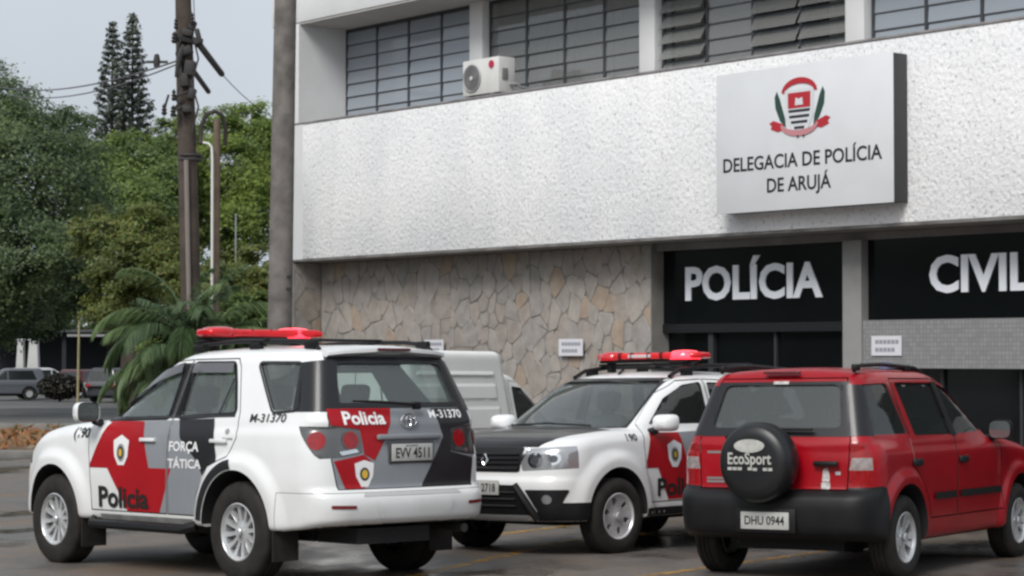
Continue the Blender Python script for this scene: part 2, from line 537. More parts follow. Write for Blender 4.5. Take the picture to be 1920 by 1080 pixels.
class Car:
    def __init__(s, name, f, b0, b1, core, step, mw, label, cat='car', group=None):
        s.f = f; s.b0 = b0; s.b1 = b1; s.core = core; s.step = step
        s.root = empty(name, mw)
        tag(s.root, label, cat, group)
        s.gaps = []
    # ---- project a flat outline on to the body skin
    def proj(s, kind, P, off=0.0):
        n = len(P)
        if kind == 'L': A = np.stack([P[:, 0], np.full(n, 1.4), P[:, 1]], -1); B = A * [1, 0, 1]
        elif kind == 'R': A = np.stack([P[:, 0], np.full(n, -1.4), P[:, 1]], -1); B = A * [1, 0, 1]
        elif kind == 'rear': A = np.stack([np.full(n, s.b0[0] - .4), P[:, 0], P[:, 1]], -1); B = A.copy(); B[:, 0] = 0.35
        elif kind == 'front': A = np.stack([np.full(n, s.b1[0] + .4), P[:, 0], P[:, 1]], -1); B = A.copy(); B[:, 0] = 1.0
        elif kind == 'top': A = np.stack([P[:, 0], P[:, 1], np.full(n, s.b1[2] + .4)], -1); B = A.copy(); B[:, 2] = 0.7
        else:
            _, cx, cy = kind
            d = np.stack([np.cos(P[:, 0]), np.sin(P[:, 0]), np.zeros(n)], -1)
            B = np.stack([np.full(n, cx), np.full(n, cy), P[:, 1]], -1); A = B + d * 1.6
        lo = np.zeros(n); hi = np.ones(n)
        for _ in range(30):
            m = (lo + hi) / 2
            Q = A + (B - A) * m[:, None]
            ins = s.f(Q[:, 0], Q[:, 1], Q[:, 2]) < off
            hi = np.where(ins, m, hi); lo = np.where(ins, lo, m)
        return A + (B - A) * ((lo + hi) / 2)[:, None]
    def patch(s, name, loops, kind, mat, off=0.002, parent=None, step=0.06, gaps=False, smooth=60):
        if loops and not isinstance(loops[0][0], (tuple, list)): loops = [loops]
        extra = []; keep = None
        if gaps and s.gaps:
            for o_, i_ in s.gaps: extra += [o_, i_]
            def keep(c):
                k = np.ones(len(c), bool)
                for o_, i_ in s.gaps: k &= ~(inpoly(o_, c) & ~inpoly(i_, c))
                return k
        V, T = cdt_fill(loops, step, extra, keep)
        P = s.proj(kind, V, off)
        T = s.orient(P, T, kind)
        u, inv_ = np.unique(T, return_inverse=True)
        me = np_mesh(name, P[u], inv_.reshape(T.shape))
        if smooth: me.shade_smooth()
        return obj(name, me, mat, parent or s.root)
    def orient(s, P, T, kind):
        a, b, c = P[T[:, 0]], P[T[:, 1]], P[T[:, 2]]
        nn = np.cross(b - a, c - a).sum(0)
        want = {'L': (0, 1, 0), 'R': (0, -1, 0), 'rear': (-1, 0, 0.01), 'front': (1, 0, 0.3), 'top': (0, 0, 1)}.get(kind)
        if want is None: want = P.mean(0) - np.array([kind[1], kind[2], P[:, 2].mean()])
        return T if np.dot(nn, want) > 0 else T[:, ::-1]
    def text(s, txt, kind, u, v, size, mat, off=0.006, width=None, bold=0.02, slant=0.0, parent=None, name='lettering', drop=0.0):
        V, F = text_mesh(txt, size, bold)
        if width: V[:, 0] *= width / V[:, 0].max()
        X = V[:, 0].copy()
        V[:, 1] += X * drop
        V[:, 0] += slant * V[:, 1]
        sg = -1 if kind in ('L', 'rear') else 1
        P = s.proj(kind, np.stack([u + sg * V[:, 0], v + V[:, 1]], -1), off)
        me = mesh(name, P, F)
        return obj(name, me, mat, parent or s.root)
    # ---- shell
    def shell(s, cav, windows, wells, cavcore, paint):
        """windows / wells: cutter meshes"""
        s.paint = paint; s.cavf = cav
        base = solid('body', s.f, s.b0, s.b1, s.core, s.step)
        cm = solid('cavity', cav, s.b0, s.b1, cavcore, s.step * 2.0)
        s.me = booleans(base, [(cm, 'DIFFERENCE')] + [(q, 'DIFFERENCE') for q in windows + wells])
    def take(s, name, cutter, mat=None, parent=None, inner=None, cut=True):
        """lift the piece of the shell inside the cutter out as its own part"""
        me = booleans(s.me, [(inner or cutter, 'INTERSECT')])
        if cut: s.me = booleans(s.me, [(cutter, 'DIFFERENCE')])
        return s.finish(name, me, mat or s.paint, parent)
    def finish(s, name, me, paint, parent=None):
        me.name = name
        n = len(me.polygons)
        o = obj(name, me, [paint, DARKIN, HEADLINER], parent or s.root)
        if n:
            c = np.zeros(n * 3, np.float32); me.polygons.foreach_get('center', c); c = c.reshape(-1, 3)
            nn = np.zeros(n * 3, np.float32); me.polygons.foreach_get('normal', nn); nn = nn.reshape(-1, 3)
            d = np.abs(s.f(c[:, 0].astype(float), c[:, 1].astype(float), c[:, 2].astype(float)))
            idx = ((d > 0.010) | ((nn[:, 2] < -0.93) & (c[:, 2] < 0.62))).astype(np.int32)
            if getattr(s, 'cavf', None) is not None:
                cv = np.abs(s.cavf(c[:, 0].astype(float), c[:, 1].astype(float), c[:, 2].astype(float)))
                idx[(cv < .012) & (d > .03) & (c[:, 2] > .8)] = 2
            me.polygons.foreach_set('material_index', idx)
            me.shade_smooth(); me.set_sharp_from_angle(angle=R(42))
            me.update()
        return o
    def body(s, name='body'):
        return s.finish(name, s.me, s.paint)
    # ---- wheel
    def wheel(s, x, side, Rt, wd, rim, holes, yc, steer=0.0, matrim=None, dish=0.03):
        e = empty('wheel', None, s.root)
        e.location = (x, side * yc, Rt - 0.012)
        e.rotation_euler = (0, 0, steer + (0 if side > 0 else math.pi))
        h = wd / 2
        prof = [(rim - .005, h * .82), (rim + .012, h * .93), (rim + .03, h * .97), ((rim + Rt) / 2, h * 1.03), (Rt - .05, h * .98), (Rt - .022, h * .9), (Rt - .006, h * .76), (Rt, h * .6)]
        groove = []
        for q in (.36, 0.0, -.36):
            groove += [(Rt, h * (q + .09)), (Rt - .009, h * (q + .075)), (Rt - .009, h * (q - .075)), (Rt, h * (q - .09))]
        prof = prof + groove + [(a, -b) for a, b in prof[::-1]]
        MB().lathe(prof, n=56).build('tyre', RUBBER, e, 40)
        a = MB()
        a.lathe([(rim, h * .90), (rim - .008, h * .93), (rim - .016, h * .86), (rim - .026, h * .55), (rim - .03, -h * .8)], n=56)
        # face with holes
        n0 = 72
        loops = [circle(0, 0, rim - .012, n=n0)] + holes
        V, T = cdt_fill(loops, 0.035)
        def dz(P):
            r_ = np.hypot(P[:, 0], P[:, 1])
            return h * .80 - dish * np.sin(np.clip(r_ / rim, 0, 1) * math.pi) - .0 * r_
        P = np.stack([V[:, 0], dz(V), V[:, 1]], -1)
        T2 = T
        aa = np.cross(P[T[:, 1]] - P[T[:, 0]], P[T[:, 2]] - P[T[:, 0]]).sum(0)
        if aa[1] < 0: T2 = T[:, ::-1]
        a.add([tuple(p) for p in P], [tuple(t) for t in T2])
        for lp in holes:
            L = np.array(lp); top = np.stack([L[:, 0], dz(L), L[:, 1]], -1); bot = top - [0, .03, 0]
            k = len(L)
            a.add([tuple(p) for p in np.concatenate([top, bot])], [(i, (i + 1) % k, (i + 1) % k + k, i + k) for i in range(k)])
        a.lathe([(.032, h * .80), (.034, h * .80 + .008), (.028, h * .80 + .014), (.001, h * .80 + .015)], n=20)
        a.build('rim', matrim or ALLOY, e, 35, fix=False)
        b = MB().lathe([(rim - .02, h * .1), (.02, h * .12)], n=24)
        b.box((0, h * .2, rim * .55), (.16, .03, .09))
        b.build('brake_disc', DARKIN, e, 30)
        return e
    def box(s, name, c, d, mat, bev=0.0, rot=None, parent=None):
        return MB().box(c, d, rot, bev).build(name, mat, parent or s.root, 35 if bev else None)

def plate_text(txt, y0, z, x, size, width, sg, parent):
    V, F = text_mesh(txt, size, .018); V[:, 0] *= width / V[:, 0].max()
    obj('plate_characters', mesh('plate_characters', [(x, y0 + sg * a, z + b) for a, b in V], F), INK, parent)

def ring_holes(n, r0, r1, a0, w0, w1, twin=None, rr=.02):
    """n wedge openings between radii r0 and r1; w0 and w1 are angular half widths at each end"""
    out = []
    for k in range(n):
        offs = [0.0] if twin is None else [-twin, twin]
        for o_ in offs:
            a = a0 + 2 * math.pi * k / n + o_
            pts = [(r0, -w0), (r1, -w1), (r1, -w1 / 3), (r1, w1 / 3), (r1, w1), (r0, w0)]
            out.append(rounded([(r_ * math.cos(a + t), r_ * math.sin(a + t)) for r_, t in pts], rr, 3))
    return out

def seat(car, x, y, z=0.62, w_=0.5, parent=None):
    b = MB()
    b.box((x + .22, y, z), (.52, w_, .16), None, .05)
    rot = Matrix.Rotation(R(-14), 3, 'Y')
    b.box((x - .06, y, z + .36), (.14, w_ * .96, .62), rot, .05)
    b.box((x - .16, y, z + .80), (.09, w_ * .55, .19), rot, .04)
    b.box((x - .145, y, z + .69), (.03, .14, .1), rot)
    return b.build('seat', SEAT, car.root, 40)

def light_bar(car, x, y0, y1, z, lit=-1):
    """red roof light bar: tinted lens, dark base, feet"""
    e = empty('light_bar', None, car.root)
    yc = (y0 + y1) / 2; L_ = (y1 - y0)
    lens = M('light_bar_red', (0.58, 0.010, 0.016), 0.25, coat=.3, var=0.25, scale=9, spec=.3, emit=.12)
    b = MB()
    prof = rounded([(-.14, -.03), (.14, -.03), (.13, .035), (-.13, .035)], .03, 3)
    n = len(prof)
    secs = [(y0, .55), (y0 + .02, .85), (y0 + .08, 1), (y0 + L_ * .28, 1), (y0 + L_ * .30, .94), (yc, .94), (y1 - L_ * .30, .94), (y1 - L_ * .28, 1), (y1 - .08, 1), (y1 - .02, .85), (y1, .55)]
    vs = []; fs = []
    for (yy, k) in secs:
        vs += [(x + p_ * k - .10 * ((yy - yc) / (L_ / 2)) ** 2, yy, z + q_ * (k if k > .9 else k * .95)) for p_, q_ in prof]
    for i in range(len(secs) - 1):
        for k in range(n):
            fs.append((i * n + k, i * n + (k + 1) % n, (i + 1) * n + (k + 1) % n, (i + 1) * n + k))
    fs += [tuple(range(n)), tuple((len(secs) - 1) * n + k for k in range(n - 1, -1, -1))]
    b.add(vs, fs)
    b.build('lens', lens, e, 50)
    on = M('beacon_bright', (0.95, 0.03, 0.05), 0.1, coat=1.0, emit=2.2)
    off = M('beacon_off', (0.50, 0.01, 0.016), 0.12, coat=1.0)
    for yy, s_ in ((y0 + .20, -1), (y1 - .20, 1)):
        MB().lathe([(.150, -.036), (.152, -.01), (.146, .02), (.12, .043), (.07, .052), (.001, .054)], (x - .03, yy, z), 'z', 24).build('beacon', on if s_ == lit else off, e, 45)
    for k in (.30, .42, .58, .70):
        MB().box((x + .01, y0 + L_ * k, z + .002), (.275, .014, .068), None, .005).build('divider', M('bar_divider', (.10, .012, .014), .3), e, 35)
    MB().box((x + .136, yc, z), (.016, L_ * .22, .032), None, .005).build('clear_lamp', M('bar_clear', (.55, .45, .45), .15, coat=.8), e, 35)
    MB().box((x - .02, yc, z - .045), (.20, L_ * .86, .035), None, .012).build('base', BLACKP, e, 35)
    for yy in (y0 + .17, y1 - .17):
        MB().box((x - .02, yy, z - .10), (.10, .05, .11), None, .012).build('foot', BLACKP, e, 35)
    return e

def mirror(car, side, x, y, z, shellmat, sx=.13, sy=.22, sz=.17, arm=BLACKP):
    e = empty('side_mirror', None, car.root)
    b = MB()
    nseg = 9
    vs = []; fs = []
    ring = rounded([(-sy / 2, -sz / 2), (sy / 2, -sz / 2), (sy / 2, sz / 2), (-sy / 2, sz / 2)], .06, 3)
    n = len(ring)
    for (dx, k) in ((-.035, .97), (0.0, 1.0), (.04, .96), (.08, .80), (.105, .5), (.115, .1)):
        vs += [(x + dx * sx / .13, side * (y + a_ * k), z + c_ * k) for a_, c_ in ring]
    m_ = 6
    for i in range(m_ - 1):
        for k in range(n): fs.append((i * n + k, i * n + (k + 1) % n, (i + 1) * n + (k + 1) % n, (i + 1) * n + k))
    fs.append(tuple((m_ - 1) * n + k for k in range(n)))
    b.add(vs, fs).build('shell', shellmat, e, 50)
    MB().prism([(side * (y + a_ * .9), z + c_ * .88) for a_, c_ in ring], x - .030, x - .015, 'x').build('mirror_glass', CHROME if False else M('mirror_face', (.35, .38, .38), .05, metal=.9), e)
    MB().prism([(side * (y + a_ * .97), z + c_ * .97) for a_, c_ in ring], x - .012, x + .0, 'x').build('housing', BLACKP, e)
    MB().tube([(x + .02, side * (y - sy * .4), z - sz * .42), (x + .04, side * (y - sy * .75), z - sz * .55)], .035, 8).build('arm', arm, e, 40)
    return e
# ---------------------------------------------------------------- police station
BO = Vector((-3.4489, 33.3778, 0)); BD = Vector((0.64063, -0.76785, 0)); BN_ = Vector((0.76785, 0.64063, 0))
BT = Matrix(((BD.x, BN_.x, 0, BO.x), (BD.y, BN_.y, 0, BO.y), (0, 0, 1, 0), (0, 0, 0, 1)))   # (s along the front, t into the building, z)
GZ0 = -.42

def stucco():
    m = M('rough_stucco', (0.70, 0.71, 0.72), 0.85)
    t = m.node_tree; b = t.nodes['Principled BSDF']
    tc = t.nodes.new('ShaderNodeTexCoord')
    v = t.nodes.new('ShaderNodeTexVoronoi'); v.inputs['Scale'].default_value = 23; v.feature = 'SMOOTH_F1'
    v.inputs['Randomness'].default_value = 1
    n = t.nodes.new('ShaderNodeTexNoise'); n.inputs['Scale'].default_value = 48; n.inputs['Detail'].default_value = 6
    n3 = t.nodes.new('ShaderNodeTexNoise'); n3.inputs['Scale'].default_value = .8; n3.inputs['Detail'].default_value = 5
    ad = t.nodes.new('ShaderNodeMath'); ad.operation = 'ADD'
    bp = t.nodes.new('ShaderNodeBump'); bp.inputs['Strength'].default_value = .8; bp.inputs['Distance'].default_value = .014
    mpp = t.nodes.new('ShaderNodeMapping'); mpp.inputs['Scale'].default_value = (1, 1, .8)
    t.links.new(tc.outputs['Object'], mpp.inputs['Vector'])
    for q in (v, n, n3): t.links.new(mpp.outputs[0], q.inputs['Vector'])
    t.links.new(v.outputs['Distance'], ad.inputs[0]); t.links.new(n.outputs['Fac'], ad.inputs[1])
    t.links.new(ad.outputs[0], bp.inputs['Height']); t.links.new(bp.outputs[0], b.inputs['Normal'])
    r = t.nodes.new('ShaderNodeValToRGB')
    r.color_ramp.elements[0].position = .3; r.color_ramp.elements[0].color = (.72, .73, .745, 1)
    r.color_ramp.elements[1].position = .62; r.color_ramp.elements[1].color = (.84, .84, .84, 1)
    t.links.new(n3.outputs['Fac'], r.inputs['Fac'])
    # dark specks scattered over the render
    r2 = t.nodes.new('ShaderNodeValToRGB')
    r2.color_ramp.elements[0].position = .56; r2.color_ramp.elements[0].color = (1, 1, 1, 1)
    r2.color_ramp.elements[1].position = .68; r2.color_ramp.elements[1].color = (.52, .52, .54, 1)
    n4 = t.nodes.new('ShaderNodeTexNoise'); n4.inputs['Scale'].default_value = 24; n4.inputs['Detail'].default_value = 3
    n4.inputs['Roughness'].default_value = .65
    t.links.new(mpp.outputs[0], n4.inputs['Vector'])
    t.links.new(n4.outputs['Fac'], r2.inputs['Fac'])
    mu = t.nodes.new('ShaderNodeMix'); mu.data_type = 'RGBA'; mu.blend_type = 'MULTIPLY'; mu.inputs[0].default_value = 1
    t.links.new(r.outputs[0], mu.inputs[6]); t.links.new(r2.outputs[0], mu.inputs[7])
    # rain streaks running down the render
    mp5 = t.nodes.new('ShaderNodeMapping'); mp5.inputs['Scale'].default_value = (1.3, 1.3, .30)
    n5 = t.nodes.new('ShaderNodeTexNoise'); n5.inputs['Scale'].default_value = 1.0; n5.inputs['Detail'].default_value = 6; n5.inputs['Roughness'].default_value = .6
    t.links.new(tc.outputs['Object'], mp5.inputs[0]); t.links.new(mp5.outputs[0], n5.inputs['Vector'])
    r5 = t.nodes.new('ShaderNodeValToRGB'); r5.color_ramp.elements[0].position = .30; r5.color_ramp.elements[1].position = .52
    r5.color_ramp.elements[0].color = (.955, .955, .95, 1); r5.color_ramp.elements[1].color = (1, 1, 1, 1)
    t.links.new(n5.outputs['Fac'], r5.inputs[0]); n5.inputs['Distortion'].default_value = 1.2
    mu5 = t.nodes.new('ShaderNodeMix'); mu5.data_type = 'RGBA'; mu5.blend_type = 'MULTIPLY'; mu5.inputs[0].default_value = 1
    t.links.new(mu.outputs[2], mu5.inputs[6]); t.links.new(r5.outputs[0], mu5.inputs[7])
    t.links.new(mu5.outputs[2], b.inputs['Base Color'])
    return m
STUCCO = stucco()
PLASTER = M('painted_plaster', (0.74, 0.745, 0.745), .8, var=.10, scale=1.2, bump=.1, bscale=15)
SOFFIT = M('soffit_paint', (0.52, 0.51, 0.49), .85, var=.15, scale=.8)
CONC = M('grey_concrete', (0.24, 0.23, 0.225), .85, var=.3, scale=3, bump=.2, bscale=30)
FRAME = M('window_iron', (0.055, 0.06, 0.07), .5, var=.3, scale=8)
DARKROOM = M('dark_room', (0.03, 0.03, 0.032), .9)
WINGL = glass('window_glass', (.66, .71, .72), ior=1.6, dirt_sheen=.27, film=(.47, .465, .45))
MILKGL = glass('milky_glass', (.60, .66, .70), ior=1.6, dirt_sheen=.46, film=(.56, .61, .67))
DOORGL = M('dark_door_glass', (0.004, 0.005, 0.006), .12, spec=.28)
LETTER = M('steel_letters', (0.82, 0.85, 0.90), .5)

def tiles():
    m = M('mosaic_tile', (0.2, 0.2, 0.21), .5)
    t = m.node_tree; b = t.nodes['Principled BSDF']
    tc = t.nodes.new('ShaderNodeTexCoord')
    br = t.nodes.new('ShaderNodeTexBrick')
    br.inputs['Scale'].default_value = 1.0
    br.offset = 0
    br.inputs['Brick Width'].default_value = .05; br.inputs['Row Height'].default_value = .05
    br.inputs['Mortar Size'].default_value = .004
    br.inputs['Color1'].default_value = (.205, .205, .212, 1); br.inputs['Color2'].default_value = (.26, .26, .265, 1)
    br.inputs['Mortar'].default_value = (.17, .17, .17, 1)
    cx = t.nodes.new('ShaderNodeSeparateXYZ'); cc = t.nodes.new('ShaderNodeCombineXYZ')
    t.links.new(tc.outputs['Object'], cx.inputs[0]); t.links.new(cx.outputs[0], cc.inputs[0]); t.links.new(cx.outputs[2], cc.inputs[1])
    t.links.new(cc.outputs[0], br.inputs['Vector']); t.links.new(br.outputs['Color'], b.inputs['Base Color'])
    return m
TILE = tiles()

bld = empty('police_station', BT)
tag(bld, 'two-storey white police station with rough stucco parapet and stone-clad ground floor', 'building')
def bx(name, s0, s1, t0, t1, z0, z1, mat, parent=None, bev=0.0):
    return MB().box(((s0 + s1) / 2, (t0 + t1) / 2, (z0 + z1) / 2), (s1 - s0, t1 - t0, z1 - z0), None, bev).build(name, mat, parent or bld, 35 if bev else None)

SR = 19.0
# parapet band: stucco field, smooth margin at the corner, coping
bx('parapet', -.05, SR, 0, .92, 3.24, 5.34, STUCCO, None, .012)
bx('corner_margin', -.10, .30, -.006, .0, 3.235, 5.345, PLASTER)
bx('coping', -.12, SR, -.012, 1.02, 5.341, 5.375, M('coping', (.30, .285, .285), .8, var=.5, scale=3), None, .008)
bx('drip_edge', -.05, SR, -.004, .05, 3.205, 3.239, M('drip_stain', (.22, .21, .20), .9, var=.6, scale=2.5))
# upper storey: fin, roof slab with fascia, back wall
bx('end_fin', -.10, .17, .004, 1.3, 5.376, 6.93, PLASTER)
bx('roof_slab', -.58, SR, 0, 9.0, 6.95, 7.75, PLASTER, None, .01)
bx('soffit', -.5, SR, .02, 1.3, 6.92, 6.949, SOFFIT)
bx('side_wall', -.10, .0, 1.3, 9.0, GZ0, 6.95, PLASTER)
bx('rear_wall', -.05, SR, 8.9, 9.0, GZ0, 6.95, PLASTER)
bx('floor_slab', -.05, SR, .92, 8.9, 3.24, 3.5, CONC)
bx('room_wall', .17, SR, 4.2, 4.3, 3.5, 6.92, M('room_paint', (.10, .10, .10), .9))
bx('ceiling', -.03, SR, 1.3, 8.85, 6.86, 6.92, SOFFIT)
TW = .93
cols = [3.48, 7.11, 10.73, 14.3]
for s_ in cols:
    bx('column', s_, s_ + .30, TW - .16, TW + .16, 5.376, 6.92, PLASTER, None, .01)
edges = [(.18, 3.46), (3.80, 7.09), (7.43, 10.71), (11.05, 14.28), (14.62, 17.8)]
FABRIC = [M('curtain_grey', (.36, .37, .37), .9, var=.25, scale=6), M('curtain_beige', (.50, .46, .41), .9, var=.2, scale=6), M('blind_white', (.66, .67, .68), .9, var=.15, scale=5)]
NR = 7
for bi, (a, b) in enumerate(edges):
    win = empty('window_bay', None, bld)
    z0, z1 = 5.376, 6.92
    NC = 4
    fr = MB()
    for k in range(NC + 1):
        s_ = a + (b - a) * k / NC
        fr.box((s_, TW, (z0 + z1) / 2), (.045, .05, z1 - z0))
    fr.box(((a + b) / 2, TW, z0 + .025), (b - a, .05, .05)); fr.box(((a + b) / 2, TW, z1 - .025), (b - a, .05, .05))
    fr.build('frame', FRAME, win)
    ph = (z1 - z0 - .1) / NR
    cw = (b - a) / NC
    pm = MB().box((0, 0, 0), (cw - .055, .008, ph - .012)).mesh('pane'); pm.materials.append(MILKGL if bi in (0, 3) else WINGL)
    rm = MB().box((0, 0, 0), (cw - .05, .03, .026)).mesh('glazing_bar'); rm.materials.append(FRAME)
    for k in range(NC):
        opn = {(2, 0): 34, (2, 2): 28, (2, 3): 32, (1, 1): 0}.get((bi, k), 0)
        for r_ in range(NR):
            o = obj('pane', pm, None, win)
            tilt = R(-(opn if opn else rnd.uniform(2, 7)))
            o.location = (a + cw * (k + .5), TW - .01 - (ph / 2 * math.sin(-tilt) if opn else 0), z0 + .05 + ph * (r_ + .5))
            o.rotation_euler = (tilt, 0, 0)
            if r_:
                q = obj('glazing_bar', rm, None, win)
                q.location = (a + cw * (k + .5), TW, z0 + .05 + ph * r_)
    # curtains and blinds behind the glass
    for k in range(NC):
        kind = {(0, 0): 2, (0, 1): 2, (0, 2): 2, (0, 3): 2, (1, 0): None, (1, 1): 0, (1, 2): 0, (1, 3): 0, (2, 0): 1, (2, 3): 1, (3, 0): 0, (3, 1): 0, (3, 2): 0, (3, 3): 0}.get((bi, k))
        if kind is None: continue
        n = 30; vs = []; fs = []
        s0_, s1_ = a + cw * k + .04, a + cw * (k + 1) - .04
        if (bi, k) == (2, 3): s0_ += cw * .35
        if (bi, k) == (2, 0): s1_ -= cw * .25
        for i in range(n + 1):
            u = s0_ + (s1_ - s0_) * i / n
            d = .035 * math.sin(i * 1.9 + k) if kind != 2 else 0.006 * (i % 2)
            cut = .25 * max(0, (i / n - .0)) if (bi, k) == (2, 3) else 0
            vs += [(u, TW + .16 + d, z0 + .02), (u, TW + .16 + d, z1 - .03)]
        for i in range(n): fs.append((2 * i, 2 * i + 2, 2 * i + 3, 2 * i + 1))
        obj('curtain', mesh('curtain', vs, fs, 60), FABRIC[kind], win)

# ground floor ------------------------------------------------
STONEBACK = M('stone_mortar', (.25, .235, .215), .95, var=.35, scale=6, bump=.2, bscale=30)
stone_wall = bx('stone_wall', .05, 7.62, .53, .95, GZ0, 3.205, STONEBACK)
stone_wall2 = bx('stone_return', -.10, .049, .02, .95, GZ0, 3.205, STONEBACK)
SM = []
for i, (c1, c2) in enumerate([((0.372, 0.337, 0.305), (0.288, 0.262, 0.238)), ((0.343, 0.306, 0.272), (0.260, 0.232, 0.209)), ((0.372, 0.301, 0.234), (0.288, 0.226, 0.179)), ((0.335, 0.312, 0.292), (0.251, 0.235, 0.218)), ((0.357, 0.314, 0.275), (0.269, 0.239, 0.209)), ((0.357, 0.330, 0.302), (0.279, 0.254, 0.234)), ((0.349, 0.319, 0.294), (0.265, 0.241, 0.223))]):
    SM.append(M('wall_stone_%d' % i, c1, .85, col2=c2, scale=7, bump=.35, bscale=26, detail=8))
def clip(poly, px, py, nx, ny):
    """keep the side of the polygon where (p - (px,py)).n <= 0"""
    out = []
    m = len(poly)
    for i in range(m):
        a, b = poly[i], poly[(i + 1) % m]
        da = (a[0] - px) * nx + (a[1] - py) * ny; db = (b[0] - px) * nx + (b[1] - py) * ny
        if da <= 0: out.append(a)
        if da * db < 0:
            t = da / (da - db); out.append((a[0] + (b[0] - a[0]) * t, a[1] + (b[1] - a[1]) * t))
    return out
def stones(u0, u1, z0, z1, n, place, parent, seed):
    """crazy-paving cladding: every stone a piece of its own, joints recessed"""
    rg = random.Random(seed)
    P = []
    tries = 0
    dmin = math.sqrt((u1 - u0) * (z1 - z0) / n) * .70
    while len(P) < n and tries < 30000:
        tries += 1
        q = (rg.uniform(u0, u1), rg.uniform(z0, z1))
        if all((q[0] - p[0]) ** 2 + ((q[1] - p[1]) * .62) ** 2 > dmin ** 2 * p[2] for p in P): P.append((q[0], q[1], rg.choice([.45, .8, 1.1, 1.6])))
    JT = {}
    for i, p in enumerate(P):
        cell = [(u0, z0), (u1, z0), (u1, z1), (u0, z1)]
        for j, q in enumerate(P):
            if i == j: continue
            d2 = (q[0] - p[0]) ** 2 + (q[1] - p[1]) ** 2
            if d2 > 2.2: continue
            dx, dy = q[0] - p[0], q[1] - p[1]
            k = .5 + .12 * (p[2] - q[2])
            ja, jb = JT[min(i, j), max(i, j)] if (min(i, j), max(i, j)) in JT else JT.setdefault((min(i, j), max(i, j)), (rg.uniform(-.45, .45), 0))
            cell = clip(cell, p[0] + dx * k, p[1] + dy * k, dx - ja * dy, (dy + ja * dx) * .55)
            if len(cell) < 3: break
        if len(cell) < 3: continue
        cell = grow(cell, -.004)
        cell = [(a + rg.uniform(-.012, .012), b + rg.uniform(-.012, .012)) for a, b in cell]
        cell = rounded(cell, .035, 2)
        d = rg.uniform(.005, .013)
        top = grow(cell, -.010)
        m = len(cell)
        tx, tz = rg.uniform(-.03, .03), rg.uniform(-.03, .03)
        vs = [place(a, b, 0) for a, b in cell] + [place(a, b, d * .7) for a, b in cell] + [place(a, b, d + tx * (a - p[0]) + tz * (b - p[1])) for a, b in top]
        fs = [(k, (k + 1) % m, (k + 1) % m + m, k + m) for k in range(m)] + [(k + m, (k + 1) % m + m, (k + 1) % m + 2 * m, k + 2 * m) for k in range(m)] + [tuple(range(2 * m, 3 * m))]
        me = mesh('stone', vs, fs)
        obj('stone', me, rg.choice(SM), parent)
stones(.06, 7.60, 1.0, 3.19, 235, lambda a, b, d: (a, .53 - d, b), stone_wall, 5)
stones(.06, 7.60, GZ0, .99, 60, lambda a, b, d: (a, .53 - d, b), stone_wall, 6)
stones(.03, .52, .4, 3.19, 18, lambda a, b, d: (.049 + d * .5, a, b), stone_wall2, 7)
bx('stone_pier', 7.621, 7.632, .49, .95, GZ0, 3.19, M('pier_render', (.25, .24, .225), .9, var=.25, scale=4))
# lintel, entrance with dark glass, tiled column and band
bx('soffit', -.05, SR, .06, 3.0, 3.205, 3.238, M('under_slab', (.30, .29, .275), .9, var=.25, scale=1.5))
bx('lintel', 7.634, SR, .58, .90, 3.11, 3.20, CONC)
ent = empty('entrance', None, bld)
bx('glass_panel', 7.636, 10.90, .71, .73, 2.16, 3.108, DOORGL, ent)
bx('transom', 7.636, 10.90, .69, .75, 2.04, 2.155, M('transom', (.008, .009, .010), .4), ent)
for s0_, s1_ in ((7.64, 8.42), (8.52, 9.55), (9.60, 10.66)):
    bx('door_leaf', s0_, s1_, .80, .82, GZ0, 2.035, DOORGL, ent)
for s_ in (8.47,):
    bx('door_post', s_ - .045, s_ + .045, .74, .82, GZ0, 2.038, M('door_alu', (.05, .053, .056), .4, metal=.4), ent)
for s_ in (9.575, 10.69):
    bx('door_post', s_ - .02, s_ + .02, .76, .83, GZ0, 2.038, M('door_alu2', (.03, .03, .032), .5), ent)
bx('entrance_floor', 7.75, SR, .60, 4.0, GZ0 - .05, GZ0 + .10, CONC)
bx('column', 10.91, 11.20, .50, .86, GZ0, 3.108, M('column_render', (.27, .268, .262), .85, var=.15, scale=3))
bx('column', 14.6, 14.9, .50, .86, GZ0, 3.108, M('column_render', (.27, .268, .262), .85))
bx('tiled_band', 11.205, 14.595, .52, .84, 1.60, 2.16, TILE)
bx('tiled_band', 14.905, SR, .52, .84, 1.60, 2.16, TILE)
bx('glass_panel', 11.205, 14.595, .62, .64, 2.165, 3.108, DOORGL)
bx('glass_panel', 14.905, SR, .62, .64, 2.165, 3.108, DOORGL)
for s0_, s1_ in ((11.21, 12.2), (12.25, 13.3), (13.35, 14.59), (14.91, 16.9), (16.95, SR)):
    bx('door_leaf', s0_, s1_, .74, .76, GZ0, 1.595, DOORGL)
for s_ in (12.225, 13.325): bx('door_post', s_ - .02, s_ + .02, .70, .77, GZ0, 1.595, M('door_alu2', (.03, .03, .032), .5))

